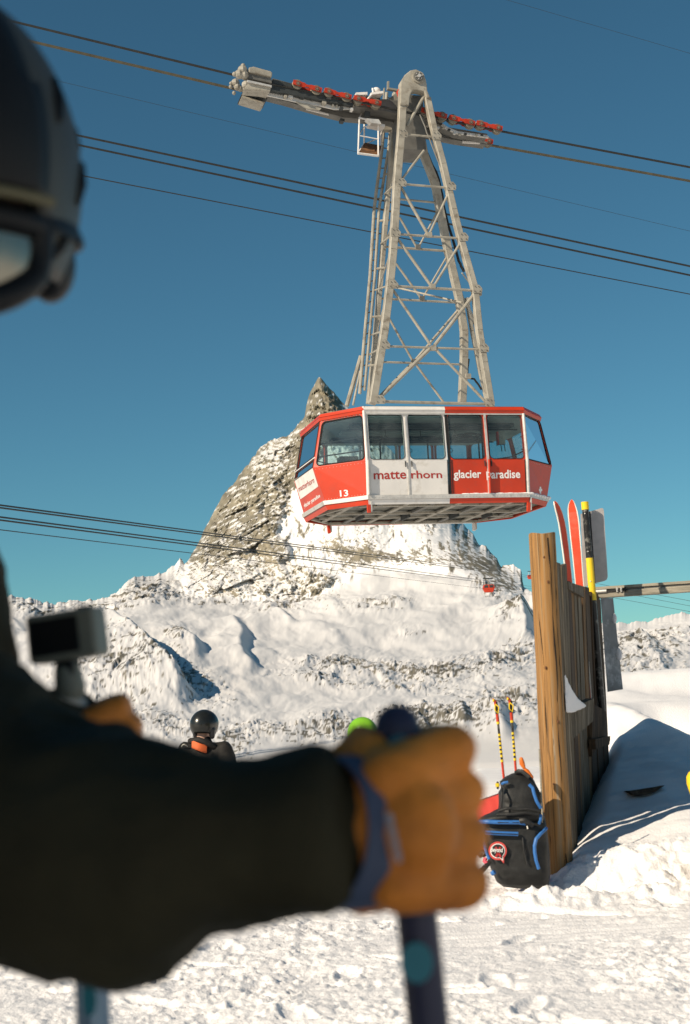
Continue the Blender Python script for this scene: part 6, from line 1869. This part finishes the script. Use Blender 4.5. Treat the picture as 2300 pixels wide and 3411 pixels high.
# ---- skiers farther off
def skier(base, face, jmat, hmat, label, lean=0.0, H=1.76, collar=None, piping=False, strap=False, stripes=None, turn=0.0):
    o = thing('person', base, label, 'person')
    R, F, U = unit_basis(np.array([face[0], face[1], 0.0]))
    T = lambda x, y, z: np.asarray(base) + R * x + F * y + U * z
    hx = nrm(np.array([math.cos(turn) * F[0] - math.sin(turn) * F[1], math.sin(turn) * F[0] + math.cos(turn) * F[1], -.1]))
    r, f, u = unit_basis(hx)
    c = T(0, .05, H - .12)
    b = head_mesh(c, r, f, u, .98)
    b.caps([T(0, .02, H - .30), T(0, 0, 1.2), T(0, 0, .93)], [.06, .12, .13], 14)
    for k in (-1, 1):
        b.caps([T(k * .19, 0, 1.42), T(k * .27, .02, 1.14), T(k * .20, .24, 1.06)], [.05, .042, .03], 10)
        b.caps([T(k * .10, 0, .92), T(k * .12, .06, .50), T(k * .12, 0, .08)], [.09, .06, .045], 10)
    V, Fc = remesh(b, .016, 3); link_mesh('body', V, Fc, SKIN, o, smooth=True)
    jm = MB().caps([T(0, .03, H - .30), T(0, 0, 1.36), T(0, 0, 1.15), T(0, 0, .86)], [.085, .155, .165, .185], 20)
    jm.caps([T(-.18, 0, 1.41), T(.18, 0, 1.41)], .085, 14)
    for k in (-1, 1):
        jm.caps([T(k * .19, 0, 1.42), T(k * .29, .02, 1.14), T(k * .21, .24, 1.06)], [.088, .072, .058], 14)
    V, Fc = remesh(jm, .014, 3, wrinkle(.010, 7, 441)); link_mesh('jacket', V, Fc, jmat, o, smooth=True)
    tm = MB()
    for k in (-1, 1): tm.caps([T(k * .10, 0, .90), T(k * .12, .06, .50), T(k * .12, 0, .14)], [.12, .095, .095], 14)
    V, Fc = remesh(tm, .018, 3, wrinkle(.006, 7, 443)); link_mesh('trousers', V, Fc, TRS, o, smooth=True)
    for k in (-1, 1):
        bm_ = MB().caps([T(k * .12, 0, .26), T(k * .12, .02, .08)], [.075, .065], 12); bm_.caps([T(k * .12, -.04, .055), T(k * .12, .18, .05)], [.055, .045], 12)
        V, Fc = remesh(bm_, .014, 3); link_mesh('boot', V, Fc, BOOT, o, smooth=True)
        gm = fist_mesh(T(k * .20, .30, 1.05), nrm(F - U * .2), R * k * -1, nrm(U + F * .2), 1.05)
        V, Fc = remesh(gm, .007, 2); link_mesh('glove', V, Fc, BOOT, o, smooth=True)
    MB().caps([T(0, .02, H - .27), T(0, .0, H - .36)], [.078, .095], 14).build('neck_warmer', TRS, o, smooth=True)
    # helmet
    q = lambda x, y, z: c + r * x + f * y + u * z
    hv, hf_ = [], []
    n, m_ = 36, 24
    A3 = np.array([.118, .142, .135])
    for i in range(m_ + 1):
        t = math.pi * i / m_
        for k in range(n):
            p = 2 * math.pi * k / n
            hv.append(np.array([math.sin(t) * math.cos(p), math.sin(t) * math.sin(p), math.cos(t)]))
    for i in range(m_):
        for k in range(n):
            l = (k + 1) % n; qd_ = (i * n + k, i * n + l, (i + 1) * n + l, (i + 1) * n + k)
            cc_ = sum(hv[a] for a in qd_) / 4
            if cc_[2] > (-.62 if abs(math.degrees(math.atan2(cc_[0], cc_[1]))) > 58 else .12): hf_.append(qd_)
    ho = link_mesh('helmet', [q(*(v * A3 + np.array([0, -.01, .03]))) for v in hv], hf_, hmat, o, smooth=True)
    sm = ho.modifiers.new('thickness', 'SOLIDIFY'); sm.thickness = .018; sm.offset = -1
    # goggles on the face and their strap round the helmet
    lens = []
    for z in np.linspace(-.045, .04, 6):
        lens.append([q(math.sin(a) * .092, math.cos(a) * .112 + .008, z) for a in np.radians(np.linspace(-58, 58, 13))])
    link_grid('goggle_lens', np.array(lens), BOOT, o)
    stp_ = [q(math.sin(a) * A3[0] * 1.02, math.cos(a) * A3[1] * 1.02 - .01, .02 + .015 * math.cos(a)) for a in np.radians(np.linspace(60, 300, 25))]
    MB().tube(stp_, .022, 8, sq=(.18, 1)).build('goggle_strap', BOOT, o, smooth=True)
    MB().caps([q(0, -.135, .02), q(0, -.15, .02)], .016, 10).build('strap_clip', BOOT, o, smooth=True)
    for k in (-1, 1):
        MB().caps([q(k * .108, -.02, -.02), q(k * .105, -.01, -.085)], [.035, .028], 12).build('ear_pad', BOOT, o, smooth=True)
    return o, T, q, r, f, u
BLKJ = mat('black_padded_jacket', (0.022, 0.020, 0.018), 0.7, var=0.3, scale=10, bump=0.003, bscale=30, spec=0.25)
HBL = mat('glossy_black_helmet', (0.014, 0.015, 0.013), 0.25, var=0.2, spec=0.5)
hb_ = pt(690, 2418, 14.4)
base = np.array([hb_[0] - 0.03, 14.4, hb_[2] - 1.66])
sk, T, q, r, f, u = skier(base, (0.10, 1.0), BLKJ, HBL, 'skier in a black helmet and black jacket with an orange collar, seen from behind', turn=math.radians(-28))
OC = mat('orange_collar', (0.62, 0.12, 0.03), 0.7, var=0.15)
col = []
for z in np.linspace(0, 1, 5):
    col.append([T(-.10 + .15 * t, -.125 - .035 * math.sin(t * 3.1) - .02 * z, 1.53 - .075 * z - .06 * t) for t in np.linspace(0, 1, 9)])
col = np.array(col)
link_grid('orange_hood_lining', np.concatenate([col, col[::-1] + np.array([0, .02, 0]), col[:1]]), OC, sk)
MB().caps([T(-.12, -.09, 1.52), T(-.03, -.13, 1.53), T(.06, -.12, 1.49), T(.11, -.07, 1.46)], .03, 12).build('collar_roll', BLKJ, sk, smooth=True)
PIPE = mat('reflective_piping', (0.62, 0.60, 0.52), 0.5)
MB().tube([T(-.30 + .16 * t, -.12 - .055 * math.sin(t * math.pi), 1.24 + .135 * math.sin(t * math.pi * .9)) for t in np.linspace(0, 1, 14)], .008, 8).build('piping', PIPE, sk, smooth=True)
MB().tube([T(-.21 + .06 * t, -.10 - .03 * math.sin(t * math.pi), 1.47 + .02 * math.sin(t * math.pi)) for t in np.linspace(0, 1, 8)], .006, 8).build('piping', PIPE, sk, smooth=True)
# green helmet
GRN = mat('bright_green_helmet', (0.22, 0.52, 0.03), 0.35, var=0.15, scale=18)
gb = pt(1216, 2440, 13.4)
base2 = np.array([gb[0], 13.4, gb[2] - 1.68])
sk2, T, q, r, f, u = skier(base2, (-0.5, 0.85), mat('charcoal_jacket', (0.03, 0.032, 0.04), 0.7, var=.2), GRN, 'skier with a bright green ribbed helmet, mostly hidden behind the orange glove')
for k in range(-4, 5):
    a = math.radians(k * 17)
    P = [q(math.sin(t) * math.sin(a) * .121, math.sin(t) * -math.cos(a) * .146 - .01, .03 + math.cos(t) * .139) for t in np.radians(np.linspace(12, 112, 12))]
    MB().tube(P, .0035, 6).build('helmet_rib', mat('dark_green_rib', (0.03, 0.14, 0.01), 0.5) if k == -4 else bpy.data.materials['dark_green_rib'], sk2, smooth=True)
# ------------------------------------------------------------------ an unseen hut added beside the viewer to shade the near skier
hut = thing('shade_hut', (-2.2, -0.8, 0), 'unseen dark wooden hut added behind the viewer to shade the near skier', 'hut')
WB = wood_mat('shade_hut_boards', [(0.04, 0.03, 0.02), (0.09, 0.06, 0.035), (0.14, 0.10, 0.06), (0.12, 0.10, 0.08)], 1.4, (12, 12, .8))
x0, x1, y0, y1, zh = -3.4, -0.95, -1.5, -0.12, 3.4
MB().box(((x0 + x1) / 2, (y0 + y1) / 2, zh / 2), (x1 - x0 - .06, y1 - y0 - .06, zh)).build('wall', WB, hut)
def plank_row(a, b, n, nv):
    a, b = np.array(a, float), np.array(b, float)
    proto = None
    for i in range(n):
        p = lerp(a, b, (i + .5) / n)
        if proto is None:
            w = np.linalg.norm(b - a) / n - .008
            d = nrm(b - a)
            R = np.stack([d, nv, np.array([0, 0, 1.0])], 1)
            proto = MB().box(p + np.array([0, 0, zh / 2]), (w, .03, zh), R).build('plank', WB, hut)
            p_first = p
        else:
            c = proto.copy(); COL.objects.link(c); c.parent = hut
            c.location = Vector((p - p_first).tolist())
plank_row((x0, y1, 0), (x1, y1, 0), 14, np.array([0, 1.0, 0]))
plank_row((x1, y0, 0), (x1, y1, 0), 8, np.array([1.0, 0, 0]))
MB().box(((x0 + x1) / 2, (y0 + y1) / 2, zh + .06), (x1 - x0 + .3, y1 - y0 + .2, .1)).build('roof', WB, hut)
MB().box(((x0 + x1) / 2, (y0 + y1) / 2, zh + .24), (x1 - x0 + .25, y1 - y0 + .15, .25)).build('roof_snow', MT['snow'], hut, bevel=.08)
dr = MB().box((x1 + .03, -0.85, 1.0), (.05, .85, 2.0)).build('door', WB, hut)
MB().tube([(x1 + .06, -.55, 1.0), (x1 + .10, -.55, 1.0)], .02, 8).build('handle', A_, dr)
